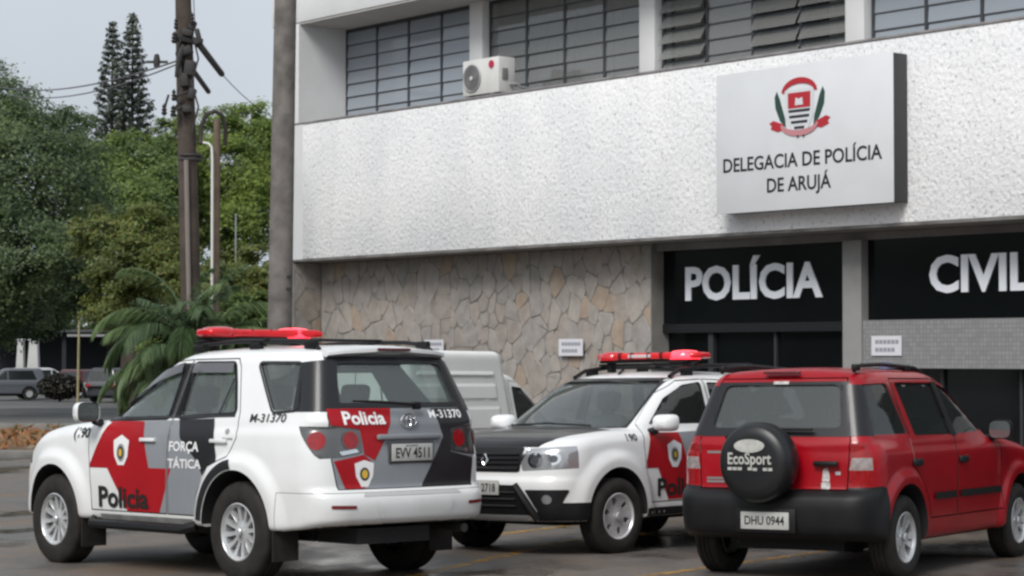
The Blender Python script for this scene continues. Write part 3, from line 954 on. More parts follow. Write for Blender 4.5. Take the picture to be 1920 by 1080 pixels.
def letters(txt, s0, s1, z, size, t0, depth, mat, parent, bold=.03):
    """one raised letter per object, spread from s0 to s1"""
    V, F = text_mesh(txt, size, bold)
    W_ = V[:, 0].max()
    k = (s1 - s0) / W_
    # split in islands per character by measuring prefixes
    x = 0
    for i, ch in enumerate(txt):
        if ch == ' ': continue
        Vc, Fc = text_mesh(ch, size, bold)
        pre, _ = text_mesh(txt[:i + 1], size, bold)
        off = pre[:, 0].max() - Vc[:, 0].max()
        bm = bmesh.new()
        vs = [bm.verts.new((s0 + (a + off) * k, t0, z + b)) for a, b in Vc]
        for f_ in Fc:
            try: bm.faces.new([vs[q] for q in f_])
            except ValueError: pass
        if depth > 0:
            ex = bmesh.ops.extrude_face_region(bm, geom=bm.faces[:])
            for v in ex['geom']:
                if isinstance(v, bmesh.types.BMVert): v.co.y -= depth
            bmesh.ops.recalc_face_normals(bm, faces=bm.faces[:])
        me = bpy.data.meshes.new('letter'); bm.to_mesh(me); bm.free()
        obj('letter', me, mat, parent)
l1 = empty('lettering', BT); tag(l1, 'raised pale letters spelling POLÍCIA on dark glass over the entrance', 'lettering', 'raised words over the doors')
letters('POLÍCIA', 8.06, 10.42, 2.47, .41, .705, .015, LETTER, l1, .030)
l2 = empty('lettering', BT); tag(l2, 'raised pale letters spelling CIVIL on dark glass right of the tiled column', 'lettering', 'raised words over the doors')
letters('CIVIL', 12.13, 13.55, 2.48, .40, .615, .015, LETTER, l2, .030)

# sign box ----------------------------------------------------
sg = empty('sign_box', BT)
tag(sg, 'grey lightbox sign reading DELEGACIA DE POLÍCIA DE ARUJÁ with coat of arms', 'sign')
SGF = M('sign_face', (0.66, 0.675, 0.695), .45, var=.06, scale=2)
MB().box((10.96, -.131, 4.30), (2.74, .25, 1.67), None, .006).build('case', M('sign_case', (.035, .036, .038), .5), sg, 35)
MB().box((10.96, -.261, 4.30), (2.76, .012, 1.69), None, .003).build('face', SGF, sg, 35)
letters('DELEGACIA DE POLÍCIA', 9.70, 12.18, 3.955, .165, -.2685, 0.004, INK, sg, .012)
letters('DE ARUJÁ', 10.42, 11.42, 3.675, .165, -.2685, 0.004, INK, sg, .012)
cr = empty('coat_of_arms', None, sg)
CX, CZ = 10.94, 4.635
def flat(name, poly, mat, lift):
    MB().prism([(CX + a * 1.14, CZ + b * 1.10) for a, b in poly], -.268 - lift - .003, -.268 - lift, 'y').build(name, mat, cr)
CRED = M('arms_red', (.42, .02, .03), .5); CGRN = M('arms_green', (.02, .06, .045), .5); CBLK = M('arms_black', (.03, .03, .035), .5); CWHT = M('arms_white', (.62, .64, .66), .5)
for sx in (1, -1):
    flat('branch', [(sx * a, b) for a, b in [(.19, -.20), (.27, -.12), (.335, .02), (.345, .14), (.315, .20), (.275, .12), (.235, .0), (.20, -.10)]], CGRN, .0)
    flat('ribbon_end', [(sx * a, b) for a, b in [(.22, -.16), (.36, -.11), (.42, -.135), (.385, -.165), (.40, -.20), (.30, -.235), (.22, -.22)]], CRED, .002)
flat('shield_border', [(-.20, .20), (.20, .20), (.19, -.08), (.12, -.22), (0, -.27), (-.12, -.22), (-.19, -.08)], CWHT, .004)
flat('shield_chief', [(-.155, .165), (.155, .165), (.152, -.0), (-.152, -.0)], CRED, .007)
flat('book', [(-.055, .03), (.055, .03), (.045, .11), (0, .095), (-.045, .11)], CWHT, .010)
for i, zz in enumerate((-.015, -.075, -.135, -.195)):
    hw = (.15, .14, .115, .07)[i]
    flat('shield_stripe', [(-hw, zz), (hw, zz), (hw * .95, zz - .03), (-hw * .95, zz - .03)], CBLK, .007)
top = [(.245 * math.cos(t) * 1.0, .165 + .16 * math.sin(t)) for t in np.linspace(math.pi * .98, math.pi * .02, 14)]
topi = [(.205 * math.cos(t), .165 + .095 * math.sin(t)) for t in np.linspace(math.pi * .02, math.pi * .98, 14)]
flat('crown_band', top + topi, CRED, .006)
rb = [(.26 * math.cos(t), -.17 + .13 * math.sin(t)) for t in np.linspace(math.pi * 1.02, math.pi * 1.98, 14)]
rbi = [(.235 * math.cos(t), -.155 + .08 * math.sin(t)) for t in np.linspace(math.pi * 1.98, math.pi * 1.02, 14)]
flat('ribbon', rb + rbi, M('ribbon_pink', (.50, .22, .24), .5), .009)
for sx in (-.03, .05): flat('ribbon_mark', [(sx, -.29), (sx + .02, -.29), (sx + .02, -.315), (sx, -.315)], CBLK, .012)

# notices -----------------------------------------------------
PAPER = M('paper', (.62, .62, .66), .8); PINK = M('notice_ink', (.28, .28, .32), .8)
for (s0_, s1_, z0, z1, t_, lab) in ((5.84, 6.33, 1.74, 1.97, .455, 'white paper notice on the stone wall above the police SUV bonnet'), (2.83, 3.28, 1.76, 1.975, .455, 'white paper notice on the stone wall just above the parked van'), (11.35, 11.80, 1.745, 1.975, .505, 'white paper notice on the grey tiled band above the red car')):
    e = empty('notice', BT); tag(e, lab, 'notice', 'paper notices')
    MB().box(((s0_ + s1_) / 2, t_, (z0 + z1) / 2), (s1_ - s0_, .008, z1 - z0)).build('sheet', PAPER, e)
    for r_, zz in enumerate((.70, .30)):
        for k in range(6 if r_ == 0 else 5):
            w_ = (s1_ - s0_) * .8 / 6
            MB().box((s0_ + (s1_ - s0_) * .12 + w_ * (k + .5), t_ - .0055, z0 + (z1 - z0) * zz), (w_ * .8, .003, (z1 - z0) * .2)).build('print_block', PINK, e)

# air conditioner ---------------------------------------------
ac = empty('air_conditioner', BT); tag(ac, 'white outdoor air conditioner unit standing on the parapet ledge', 'air conditioner')
ACW = M('ac_white', (.66, .66, .64), .5, var=.1, scale=5)
MB().box((4.68, .16, 5.65), (.80, .30, .50), None, .015).build('case', ACW, ac, 35)
MB().lathe([(.19, .004), (.20, -.008), (.185, -.016), (.175, -.006)], (4.50, .002, 5.64), 'y', 32, True).build('fan_ring', M('fan_ring', (.34, .34, .34), .5), ac, 40)
MB().prism(circle(4.50, 5.64, .182, n=32), -.004, .004, 'y').build('fan_opening', M('fan_dark', (.12, .12, .125), .6), ac)
gm = MB()
for r_ in (.05, .085, .12, .155): gm.lathe([(r_ - .003, -.010), (r_ + .003, -.010), (r_ + .003, -.014), (r_ - .003, -.014)], (4.50, 0, 5.64), 'y', 28, True)
gm.build('fan_grille', M('grille_wire', (.30, .30, .30), .5), ac)
MB().lathe([(.03, -.012), (.025, -.02), (.001, -.021)], (4.50, 0, 5.64), 'y', 16).build('fan_hub', ACW, ac, 40)
MB().prism(circle(4.93, 5.80, .055, n=24), -.003, .009, 'y').build('round_logo', M('logo_red', (.45, .02, .06), .4), ac)
MB().box((5.085, .12, 5.66), (.02, .10, .16), None, .006).build('side_handle', M('ac_grey', (.2, .2, .2), .5), ac, 35)
MB().tube([(5.08, .22, 5.52), (5.20, .24, 5.52), (5.22, .30, 5.47), (5.20, .60, 5.46)], .022, 8).build('pipe', M('pipe_grey', (.25, .25, .25), .6), ac, 40)
for s_ in (4.40, 4.95): MB().box((s_, .16, 5.388), (.06, .34, .024)).build('foot', M('ac_grey', (.2, .2, .2), .5), ac)
# ---------------------------------------------------------------- ground, road, markings
def asphalt(name, c1, c2, puddle, scale=.35, pr=(.44, .60), brown=(.075, .055, .042)):
    m = bpy.data.materials.new(name); m.use_nodes = True
    t = m.node_tree; b = t.nodes['Principled BSDF']
    tc = t.nodes.new('ShaderNodeTexCoord')
    def noise(sc, det=6, rough=.5, vec=None):
        n = t.nodes.new('ShaderNodeTexNoise'); n.inputs['Scale'].default_value = sc; n.inputs['Detail'].default_value = det; n.inputs['Roughness'].default_value = rough
        t.links.new(vec or tc.outputs['Object'], n.inputs['Vector']); return n.outputs['Fac']
    def ramp(src, p0, p1, a, b_):
        r = t.nodes.new('ShaderNodeValToRGB'); r.color_ramp.elements[0].position = p0; r.color_ramp.elements[1].position = p1
        r.color_ramp.elements[0].color = (*a, 1); r.color_ramp.elements[1].color = (*b_, 1); t.links.new(src, r.inputs[0]); return r.outputs[0]
    def mix(fac, a, b_, mode='MIX'):
        x = t.nodes.new('ShaderNodeMix'); x.data_type = 'RGBA'; x.blend_type = mode
        if isinstance(fac, float): x.inputs[0].default_value = fac
        else: t.links.new(fac, x.inputs[0])
        for s_, v in ((6, a), (7, b_)):
            if isinstance(v, tuple): x.inputs[s_].default_value = (*v, 1)
            else: t.links.new(v, x.inputs[s_])
        return x.outputs[2]
    base = ramp(noise(2.2, 8, .65), .3, .7, c1, c2)
    grit = ramp(noise(70, 3), .35, .7, (.55, .55, .55), (1.25, 1.22, 1.2))
    col = mix(1.0, base, grit, 'MULTIPLY')
    col = mix(ramp(noise(.55, 5, .6), .46, .64, (0, 0, 0), (.85, .85, .85)), col, brown)
    mp = t.nodes.new('ShaderNodeMapping'); mp.inputs['Scale'].default_value = (1, .55, 1)
    t.links.new(tc.outputs['Object'], mp.inputs[0])
    wet = ramp(noise(scale, 5, .55, mp.outputs[0]), pr[0], pr[1], (0, 0, 0), (1, 1, 1))
    col = mix(wet, col, mix(.62, col, (.018, .016, .015)))
    t.links.new(col, b.inputs['Base Color'])
    rr = ramp(wet, 0, 1, (.62, .62, .62), (.06 if puddle else .22,) * 3)
    t.links.new(rr, b.inputs['Roughness'])
    b.inputs['Specular IOR Level'].default_value = .5
    bp = t.nodes.new('ShaderNodeBump'); bp.inputs['Distance'].default_value = .012
    st = t.nodes.new('ShaderNodeMath'); st.operation = 'MULTIPLY_ADD'; st.inputs[1].default_value = -.55; st.inputs[2].default_value = .62
    t.links.new(wet, st.inputs[0]); t.links.new(st.outputs[0], bp.inputs['Strength'])
    t.links.new(noise(45, 6, .7), bp.inputs['Height']); t.links.new(bp.outputs[0], b.inputs['Normal'])
    return m
ASPH = asphalt('wet_asphalt', (.115, .105, .096), (.185, .168, .152), True, .5, (.47, .62), (.155, .11, .075))
def sheet(name, xs, ys, dz, mat, kind='structure'):
    vs = []; fs = []
    for y in ys:
        for x in xs: vs.append((x, y, gz(x, y) + dz))
    nx = len(xs)
    for j in range(len(ys) - 1):
        for i in range(nx - 1): fs.append((j * nx + i, j * nx + i + 1, (j + 1) * nx + i + 1, (j + 1) * nx + i))
    return tag(obj(name, mesh(name, vs, fs), mat), kind=kind)
EARTH = M('earth', (.06, .05, .04), .95, var=.4, scale=.2, bump=.3, bscale=8)
sheet('ground', [-900, -300, -100, -60, -14, 0, 14, 60, 100, 300, 900], [-40, -10, 0, 10, 20, 30, 38, 60, 120, 300, 1200], -.03, EARTH)
sheet('parking_yard', [-14, -7, 0, 7, 14, 30], [-10, 0, 10, 18, 26, 32, 38, 46], 0, ASPH)
ROAD = asphalt('road_asphalt', (.15, .125, .11), (.21, .18, .16), False, .12, (.52, .7), (.17, .12, .095))
road = sheet('road', [-60, -30, -14.001], [-10, 10, 20, 30, 38, 46.5], 0.004, ROAD)
# far kerb with planted verge, then the far car park
KERB = M('kerb_concrete', (.22, .215, .20), .85, var=.35, scale=2, bump=.2, bscale=20)
gl = gz(-10, 60)
for i in range(40):
    x0 = -52 + i * 1.5
    k = MB().box((x0 + .74, 46.85, gl + .05), (1.48, .30, .18), None, .02).build('kerb_stone', KERB, None, 35)
    if i == 0:
        kr = empty('kerb', Matrix.Identity(4)); kr['kind'] = 'structure'
    k.parent = kr
verge = sheet('verge', [-60, -30, -8, 8], [47.0, 52, 58.8], .12, M('leaf_litter', (.16, .075, .035), .95, col2=(.10, .085, .05), scale=1.6, bump=.6, bscale=10))
FARLOT = M('far_lot', (.115, .112, .108), .75, var=.45, scale=.25)
sheet('car_park', [-60, -30, -8, 20], [59.2, 80, 100, 130], .02, FARLOT)
for i in range(14):
    MB().box((-52 + i * 4.4, 59.0, gl + .17), (4.36, .24, .34), None, .02).build('kerb_stone', KERB, kr, 35)

# faded yellow parking lines (worn paint with gaps)
def worn(name):
    m = bpy.data.materials.new(name); m.use_nodes = True
    t = m.node_tree; b = t.nodes['Principled BSDF']; b.inputs['Roughness'].default_value = .5
    b.inputs['Base Color'].default_value = (.55, .29, .035, 1)
    tc = t.nodes.new('ShaderNodeTexCoord'); n = t.nodes.new('ShaderNodeTexNoise'); n.inputs['Scale'].default_value = 5; n.inputs['Detail'].default_value = 9; n.inputs['Roughness'].default_value = .7
    r = t.nodes.new('ShaderNodeValToRGB'); r.color_ramp.elements[0].position = .42; r.color_ramp.elements[1].position = .58
    r.color_ramp.elements[0].color = (0, 0, 0, 1); r.color_ramp.elements[1].color = (.8, .8, .8, 1)
    t.links.new(tc.outputs['Object'], n.inputs['Vector']); t.links.new(n.outputs['Fac'], r.inputs[0]); t.links.new(r.outputs[0], b.inputs['Alpha'])
    return m
YEL = worn('worn_yellow_paint')
def pix_ground(px, py):
    c_, s_ = math.cos(R(1.78)), math.sin(R(1.78))
    u, v = (px - 960) / FPX, (540 - py) / FPX
    d = Vector((u, c_ - v * s_, s_ + v * c_))
    o = Vector((0, 0, 1.7604)); t = 15.0
    for _ in range(30):
        p = o + d * t
        t += (gz(p.x, p.y) - p.z) / d.z * 1.0
    return o + d * t
LINES = [((600, 1120), (1200, 985), .12), ((1010, 1022), (1500, 972), .12), ((1180, 1085), (1900, 985), .12), ((880, 1010), (1340, 950), .12)]
for (a, b, wd) in LINES:
    A, B = pix_ground(*a), pix_ground(*b)
    d = (B - A); d.z = 0; d.normalize(); n = Vector((-d.y, d.x, 0)) * wd / 2
    vs = []; fs = []
    K = 14
    for i in range(K + 1):
        p = A.lerp(B, i / K)
        for q in (p - n, p + n): vs.append((q.x, q.y, gz(q.x, q.y) + .004))
    for i in range(K): fs.append((2 * i, 2 * i + 1, 2 * i + 3, 2 * i + 2))
    tag(obj('parking_line', mesh('parking_line', vs, fs), YEL), kind='structure')
# ---------------------------------------------------------------- white patrol SUV seen from behind on the left
def make_sw4():
    PW = pchip([.30, .40, .48, .62, .80, .96, 1.10, 1.20, 1.27, 1.4], [.84, .865, .872, .878, .885, .885, .875, .855, .83, .78])
    PT = pchip([-1.3, -1.05, -.8, -.4, 2.3, 2.9, 3.3, 3.7], [-.16, -.07, -.03, 0, 0, -.02, -.08, -.22])
    ZT = pchip([-1.3, 1.9, 2.2, 2.6, 3.0, 3.2, 3.4, 3.6, 3.8], [1.27, 1.27, 1.25, 1.225, 1.165, 1.09, .98, .84, .7])
    XF = pchip([.2, .35, .48, .62, .78, .92, 1.05, 1.25], [3.42, 3.56, 3.62, 3.64, 3.60, 3.53, 3.42, 3.2])
    XR = pchip([.30, .42, .50, .60, .66, .70, .74, .9, 1.1, 1.3, 1.5], [-.94, -1.03, -1.09, -1.105, -1.095, -1.06, -1.03, -1.025, -1.005, -.975, -.94])
    ZR = pchip([-1.2, -.8, -.3, .4, 1.0, 1.5, 2.0], [1.76, 1.80, 1.82, 1.828, 1.815, 1.77, 1.65])
    XS, ZS = 2.26, 1.20          # foot of the windscreen
    XH, ZH = 1.22, 1.79
    wn = math.hypot(XS - XH, ZH - ZS); wnx, wnz = (ZH - ZS) / wn, (XS - XH) / wn
    BX, BZ, TX, TZ = -.972, 1.25, -.73, 1.81
    rn = math.hypot(TX - BX, TZ - BZ); rnx, rnz = -(TZ - BZ) / rn, (TX - BX) / rn
    def f(x, y, z):
        ay = np.abs(y)
        fl = 0
        for xw in (0.0, 2.75):
            r_ = np.hypot(x - xw, z - .40)
            fl = fl + .042 * (1 - sstep(.50, .64, r_)) * (1 - sstep(.9, 1.05, z))
        side = ay - (PW(z) + PT(x) + fl)
        top = (z - ZT(x) + .05 * (ay / .9) ** 3)
        front = x - (XF(z) - .20 * y * y)
        rear = (XR(z) + .13 * y * y) - x
        bot = .40 + .05 * sstep(-.5, -1.1, x) - z
        L = smax(side, smax(front, rear, .05), .22)
        L = smax(L, top, .11)
        L = smax(L, bot, .05)
        gs = (ay - (.845 - (z - 1.22) * .335 - .05 * sstep(-.2, -1.1, x) - .04 * sstep(1.2, 2.2, x))) / 1.055
        gt = z - ZR(x) + .045 * (ay / .65) ** 2
        gf = (x - XS) * wnx + (z - ZS) * wnz + .16 * y * y
        gr = (x - BX) * rnx + (z - BZ) * rnz + .11 * y * y
        G = smax(gs, smax(gf, gr, .05), .13)
        G = smax(G, gt, .10)
        G = smax(G, 1.19 - z, .06)
        return smin(L, G, .035)
    def cav(x, y, z):
        a = f(x, y, z) + .055
        a = np.maximum(a, x - 2.05 + .5 * np.maximum(z - 1.2, 0))
        a = np.maximum(a, -.98 - x)
        w_ = np.maximum(np.abs(y) - .56, .30 - np.minimum(np.hypot(x, z - .4), 9))  # keep metal over the rear wells
        a = np.maximum(a, .50 - z)
        a = np.maximum(a, np.minimum(.53 - np.hypot(x, z - .42), np.abs(y) - .50))
        return a
    c = Car('patrol_suv', f, (-1.35, -1.15, .15), (3.9, 1.15, 2.05), (-.45, 2.9, .85, .85), .024,
            on_ground(-1.4605, 17.075, 2.30808), 'white police SUV with red and grey livery seen from behind, nearest on the left', 'car', 'police patrol cars')
    WF = rounded([(1.99, 1.255), (1.62, 1.495), (1.27, 1.625), (1.0, 1.672), (1.03, 1.27)], .03)
    WR = rounded([(.845, 1.675), (.30, 1.668), (.22, 1.52), (.12, 1.30), (.87, 1.272)], .03)
    WQ = rounded([(-.04, 1.675), (-.56, 1.665), (-.66, 1.32), (-.38, 1.30)], .04)
    RW = rounded([(-.52, 1.665), (.52, 1.665), (.60, 1.365), (-.60, 1.365)], .06)
    WS = rounded([(-.60, 1.73), (.60, 1.73), (.70, 1.24), (-.70, 1.24)], .05)
    wins = [prism(q, 'y', -1.3, 1.3) for q in (WF, WR, WQ)] + [prism(RW, 'x', -1.4, -.5), prism(WS, 'x', 1.0, 2.6)]
    wells = []
    for xw in (0.0, 2.75):
        for sd_ in (1, -1):
            arch = [(xw + .455 * math.cos(a), .40 + .455 * math.sin(a)) for a in np.linspace(-.35, math.pi + .35, 40)] + [(xw - .46, .1), (xw + .46, .1)]
            wells.append(prism(arch, 'y', min(.52 * sd_, 1.3 * sd_), max(.52 * sd_, 1.3 * sd_)))
    c.shell(cav, wins, wells, (-.4, 1.7, .98, .98), WHITE)
    # lamps
    for sd_ in (1, -1):
        P = [(sd_ * a, b) for a, b in rounded([(.43, .985), (.62, .955), (1.2, .93), (1.2, 1.205), (.62, 1.185), (.45, 1.16)], .02)]
        lamp = c.take('tail_light', booleans(prism(P, 'x', -1.3, -.5), [(prism(rounded([(-.70, 1.215), (-1.35, 1.23), (-1.35, .90), (-.97, .90), (-.88, .965)], .03), 'y', -1.4, 1.4), 'INTERSECT')]), LAMPCLR)
        c.patch('red_lens', circle(sd_ * .535, 1.085, .066), 'rear', LAMPRED, .007, lamp, .03)
        a0 = math.atan2(sd_ * .42, -.38)
        c.patch('red_lens', circle(a0, 1.085, .145, .068), ('c', -.55, sd_ * .42), LAMPRED, .007, lamp, .03)
        c.patch('bright_ring', [circle(sd_ * .535, 1.085, .074), circle(sd_ * .535, 1.085, .066)], 'rear', LAMPCLR, .006, lamp, .03)
        c.patch('clear_lens', [(sd_ * a, b) for a, b in rounded([(.47, .995), (.62, .972), (.64, 1.0), (.49, 1.02)], .01)], 'rear', CHROME, .007, lamp, .03)
        # head lamp at the front corner
        P = [(sd_ * a, b) for a, b in [(.42, .86), (1.1, .84), (1.1, 1.04), (.60, 1.04)]]
        c.take('headlight', prism(P, 'x', 3.24, 3.8), LAMPCLR)
    # tail gate, bumper
    TG = [(-.66, .715), (.66, .715), (.70, .93), (.70, 1.26), (.58, 1.735), (-.58, 1.735), (-.70, 1.26), (-.70, .93)]
    gate = c.take('tailgate', prism(TG, 'x', -1.4, -.62), L_GREY, None, prism(grow(TG, -.009), 'x', -1.4, -.625))
    MB().box((0, 0, .36), (.1, .1, .1))
    BP = [(-1.3, .2), (-.515, .2), (-.515, .695), (-1.3, .695)]
    bump = c.take('rear_bumper', prism(BP, 'y', -1.3, 1.3), WHITE, None, prism([(-1.3, .2), (-.519, .2), (-.519, .691), (-1.3, .691)], 'y', -1.3, 1.3))
    for sd_ in (1, -1):
        c.patch('reflector', [(sd_ * a, b) for a, b in rounded([(.55, .575), (.74, .58), (.74, .605), (.55, .60)], .01)], 'rear', M('reflector_red', (.16, .01, .012), .2, coat=.6), .006, bump, .03)
        c.patch('bumper_step', [(sd_ * a, b) for a, b in [(.30, .50), (.36, .63), (.38, .63), (.33, .50)]], 'rear', WHITE, .010, bump, .03)
    c.patch('step_pad', rounded([(-.48, .665), (.48, .665), (.46, .688), (-.46, .688)], .008), 'rear', M('bumper_grey', (.42, .42, .42), .5), .003, bump, .05)
    # doors
    FD = [(2.14, .475), (.995, .475), (.965, 1.25), (.90, 1.728), (1.28, 1.712), (1.68, 1.57), (2.16, 1.285), (2.19, 1.10)]
    RD = [(.985, .475), (.60, .475), (.545, .66), (.40, .87), (.12, .95), (.02, 1.10), (.045, 1.30), (.20, 1.66), (.26, 1.725), (.89, 1.728), (.955, 1.25)]
    doors = {}
    for sd_ in (1, -1):
        for nm, P in (('front_door', FD), ('rear_door', RD)):
            lo, hi = (.42, 1.3) if sd_ > 0 else (-1.3, -.42)
            doors[nm, sd_] = c.take('door', prism(P, 'y', lo, hi), WHITE, None, prism(grow(P, -.010), 'y', lo, hi))
            k = 'L' if sd_ > 0 else 'R'
            wp = WF if nm == 'front_door' else WR
            c.patch('window', grow(wp, .012), k, AUTOGL, -.014, doors[nm, sd_], .07)
            hx = 1.15 if nm == 'front_door' else .14
            hd = MB()
            c_ = c.proj(k, np.array([(hx + .1, 1.075)]), 0.0)[0]
            hd.box((c_[0], c_[1] + sd_ * .022, c_[2]), (.22, .022, .032), None, .009)
            hd.box((c_[0] + .09, c_[1] + sd_ * .006, c_[2]), (.03, .03, .03))
            hd.box((c_[0] - .09, c_[1] + sd_ * .006, c_[2]), (.03, .03, .03))
            hd.build('handle', M('handle_white', (.74, .75, .75), .35, coat=.5), doors[nm, sd_], 35)
        c.patch('quarter_window', grow(WQ, .012), 'L' if sd_ > 0 else 'R', AUTOGL, -.012, None, .07)
    for P in (FD, RD): c.gaps.append((grow(P, .001), grow(P, -.011)))
    c.patch('rear_window', grow(RW, .015), 'rear', REARGL, -.012, gate, .08)
    c.patch('windscreen', grow(WS, .015), 'front', AUTOGL, -.012, None, .08)
    c.body()
    # black window surrounds
    for sd_, k in ((1, 'L'), (-1, 'R')):
        c.patch('pillar_trim', [(1.04, 1.26), (.99, 1.695), (.85, 1.695), (.855, 1.26)], k, BLACKP, .003, None, .06, gaps=True)
        for wq_, dn in ((WF, 'front_door'), (WR, 'rear_door')):
            c.patch('window_frame', [grow(wq_, .034), wq_], k, BLACKP, .003, doors[dn, sd_], .05, gaps=True)
        c.patch('window_frame', [grow(WQ, .02), WQ], k, GLOSSB, .003, None, .05)
        c.patch('mirror_sail', [(2.10, 1.235), (1.93, 1.30), (1.93, 1.235)], k, BLACKP, .003, doors['front_door', sd_], .05)
        vis = M('rain_visor', (.10, .10, .11), .3, coat=.2)
        for q in ([(1.95, 1.33), (1.62, 1.515), (1.27, 1.645), (1.0, 1.692), (1.0, 1.625), (1.27, 1.565), (1.62, 1.44)], [(.845, 1.694), (.29, 1.688), (.27, 1.61), (.85, 1.615)]):
            c.patch('rain_visor', q, k, vis, .018, doors['front_door' if q[0][0] > 1 else 'rear_door', sd_], .06)
        c.patch('window_divider', [(.32, 1.275), (.345, 1.275), (.245, 1.60), (.235, 1.575)], k, BLACKP, .001, doors['rear_door', sd_], .05)
        c.patch('window_strip', [(2.12, 1.236), (.10, 1.262), (.10, 1.282), (2.06, 1.258)], k, GLOSSB, .004, None, .06, gaps=True)
        a1, a2 = (math.pi - .50, math.pi - 1.30) if sd_ > 0 else (math.pi + .50, math.pi + 1.30)
        lp = [(a1, 1.30), (a2, 1.30), (a2 + sd_ * -.06, 1.675), (a1, 1.70)]
        c.patch('pillar_trim', lp, ('c', -.48, sd_ * .35), GLOSSB, .003, None, .06)
    c.patch('glass_border', [[(-.64, 1.325), (.64, 1.325), (.575, 1.72), (-.575, 1.72)], RW], 'rear', GLOSSB, .003, gate, .06)
    # livery on the tail gate
    TGI = [(-.655, .72), (.655, .72), (.695, .93), (.695, 1.255), (.68, 1.325), (-.68, 1.325), (-.695, 1.255), (-.695, .93)]
    lamps = [[(s_ * a, b) for a, b in [(.425, .98), (.62, .948), (.71, .94), (.71, 1.195), (.62, 1.192), (.44, 1.167)]] for s_ in (1, -1)]
    c.patch('livery_grey', [[(.655, .722), (.69, .93), (.40, .965), (.42, 1.175), (.69, 1.20), (.69, 1.318), (-.28, 1.318), (-.36, 1.10), (-.10, .722)]], 'rear', L_GREY, .003, gate, .024)
    c.patch('livery_black', [[(-.10, .722), (-.36, 1.10), (-.28, 1.318), (-.68, 1.318), (-.69, 1.20), (-.455, 1.162), (-.432, .982), (-.69, .93), (-.65, .722)]], 'rear', L_BLACK, .003, gate, .024)
    c.patch('livery_red', [[(.695, 1.20), (.695, 1.322), (.13, 1.322), (.205, 1.12), (.335, .93), (.425, .978), (.45, 1.165)]], 'rear', L_RED, .006, gate, .024)
    c.patch('livery_red', [[(.685, .93), (.43, .975), (.37, .93), (.47, .79), (.43, .724), (.60, .724)]], 'rear', L_RED, .006, gate, .024)
    c.text('Policia', 'rear', .585, 1.205, .095, INKW, .011, .37, .03, parent=gate)
    c.text('M-31', 'rear', -.235, 1.245, .062, INKW, .008, .19, .012, parent=gate)
    c.text('370', 'rear', -.445, 1.245, .062, INKW, .008, .15, .025, parent=gate)
    c.patch('badge', [(.43 + a, .835 + b) for a, b in [(0, .10), (.085, .075), (.075, -.02), (.03, -.10), (-.03, -.10), (-.075, -.02), (-.085, .075)]], 'rear', INKW, .007, gate, .04)
    c.patch('badge', circle(.43, .83, .042, .05), 'rear', M('badge_dark', (.05, .05, .05), .4), .009, gate, .04)
    c.patch('badge', circle(.43, .83, .026, .032), 'rear', YELLOW, .011, gate, .04)
    # number plate in its recess, wiper, maker emblem, grip
    pl = c.box('number_plate', (-1.040, -.01, .985), (.012, .40, .13), PLATE, .004, None, gate)
    plate_text('EVV 4511', .155, .945, -1.0475, .075, .33, -1, pl)
    plate_text('SAO PAULO', .06, 1.03, -1.0475, .012, .12, -1, pl)
    c.box('plate_recess', (-1.024, -.01, .985), (.016, .44, .17), M('recess_dark', (.05, .05, .055), .6), .006, None, gate)
    c.box('garnish', (-1.018, 0.0, 1.105), (.036, .62, .04), L_GREY, .012, None, gate)
    em = MB()
    for rx, rz_, cz in ((.075, .05, 0), (.024, .048, 0), (.055, .018, .022)):
        pts = [(-1.012, rx * math.cos(t), 1.225 + cz + rz_ * math.sin(t)) for t in np.linspace(0, 2 * math.pi, 24)]
        em.tube(pts, .006, 6, False)
    em.build('emblem', CHROME, gate, 40)
    wp_ = MB().tube([(-.985, -.10, 1.355), (-1.02, -.02, 1.35), (-1.0, .30, 1.372), (-.985, .52, 1.378)], [.018, .014, .01, .008], 6)
    wp_.box((-.995, -.09, 1.34), (.04, .07, .06), None, .01)
    wp_.build('wiper', BLACKP, gate, 40)
    # spoiler with brake light, roof rails, light bar
    sp = MB()
    secs = [(-.575, .80), (-.45, .95), (0, 1.02), (.45, .95), (.575, .80)]
    pr = [(-.50, 1.806), (-.74, 1.80), (-.825, 1.785), (-.825, 1.762), (-.74, 1.738), (-.52, 1.73)]
    vs = []; fs = []
    for yy, k in secs:
        vs += [(-.50 + (px + .50) * k, yy, pz - .045 * (abs(yy) / .65) ** 2) for px, pz in pr]
    n = len(pr)
    for i in range(len(secs) - 1):
        for k in range(n): fs.append((i * n + k, i * n + (k + 1) % n, (i + 1) * n + (k + 1) % n, (i + 1) * n + k))
    fs += [tuple(range(n)), tuple((len(secs) - 1) * n + k for k in range(n))]
    spo = sp.add(vs, fs).build('spoiler', WHITE, None, 30)
    spo.parent = c.root
    c.box('brake_light', (-.838, 0, 1.773), (.02, .32, .022), M('brake_red', (.10, .01, .012), .2, coat=.5), .005, None, spo)
    for sd_ in (1, -1):
        rl = MB()
        yr = .555
        rl.tube([(1.05, sd_ * yr, 1.80), (.95, sd_ * yr, 1.845), (.4, sd_ * yr, 1.862), (-.3, sd_ * yr, 1.845), (-.55, sd_ * yr, 1.82), (-.62, sd_ * yr, 1.775)], .017, 8)
        for xx in (.98, .2, -.52): rl.box((xx, sd_ * yr, 1.815), (.14, .05, .07), None, .012)
        rl.build('roof_rail', BLACKP, c.root, 40)
    for xx in (1.0, .05):
        MB().box((xx, 0, 1.868), (.06, 1.16, .022), None, .008).build('roof_crossbar', BLACKP, c.root, 35)
    light_bar(c, 1.02, -.58, .58, 1.945)
    # mirrors, wheels, steps, mud flaps, underside
    for sd_ in (1, -1): mirror(c, sd_, 2.02, 1.0, 1.30, WHITE)
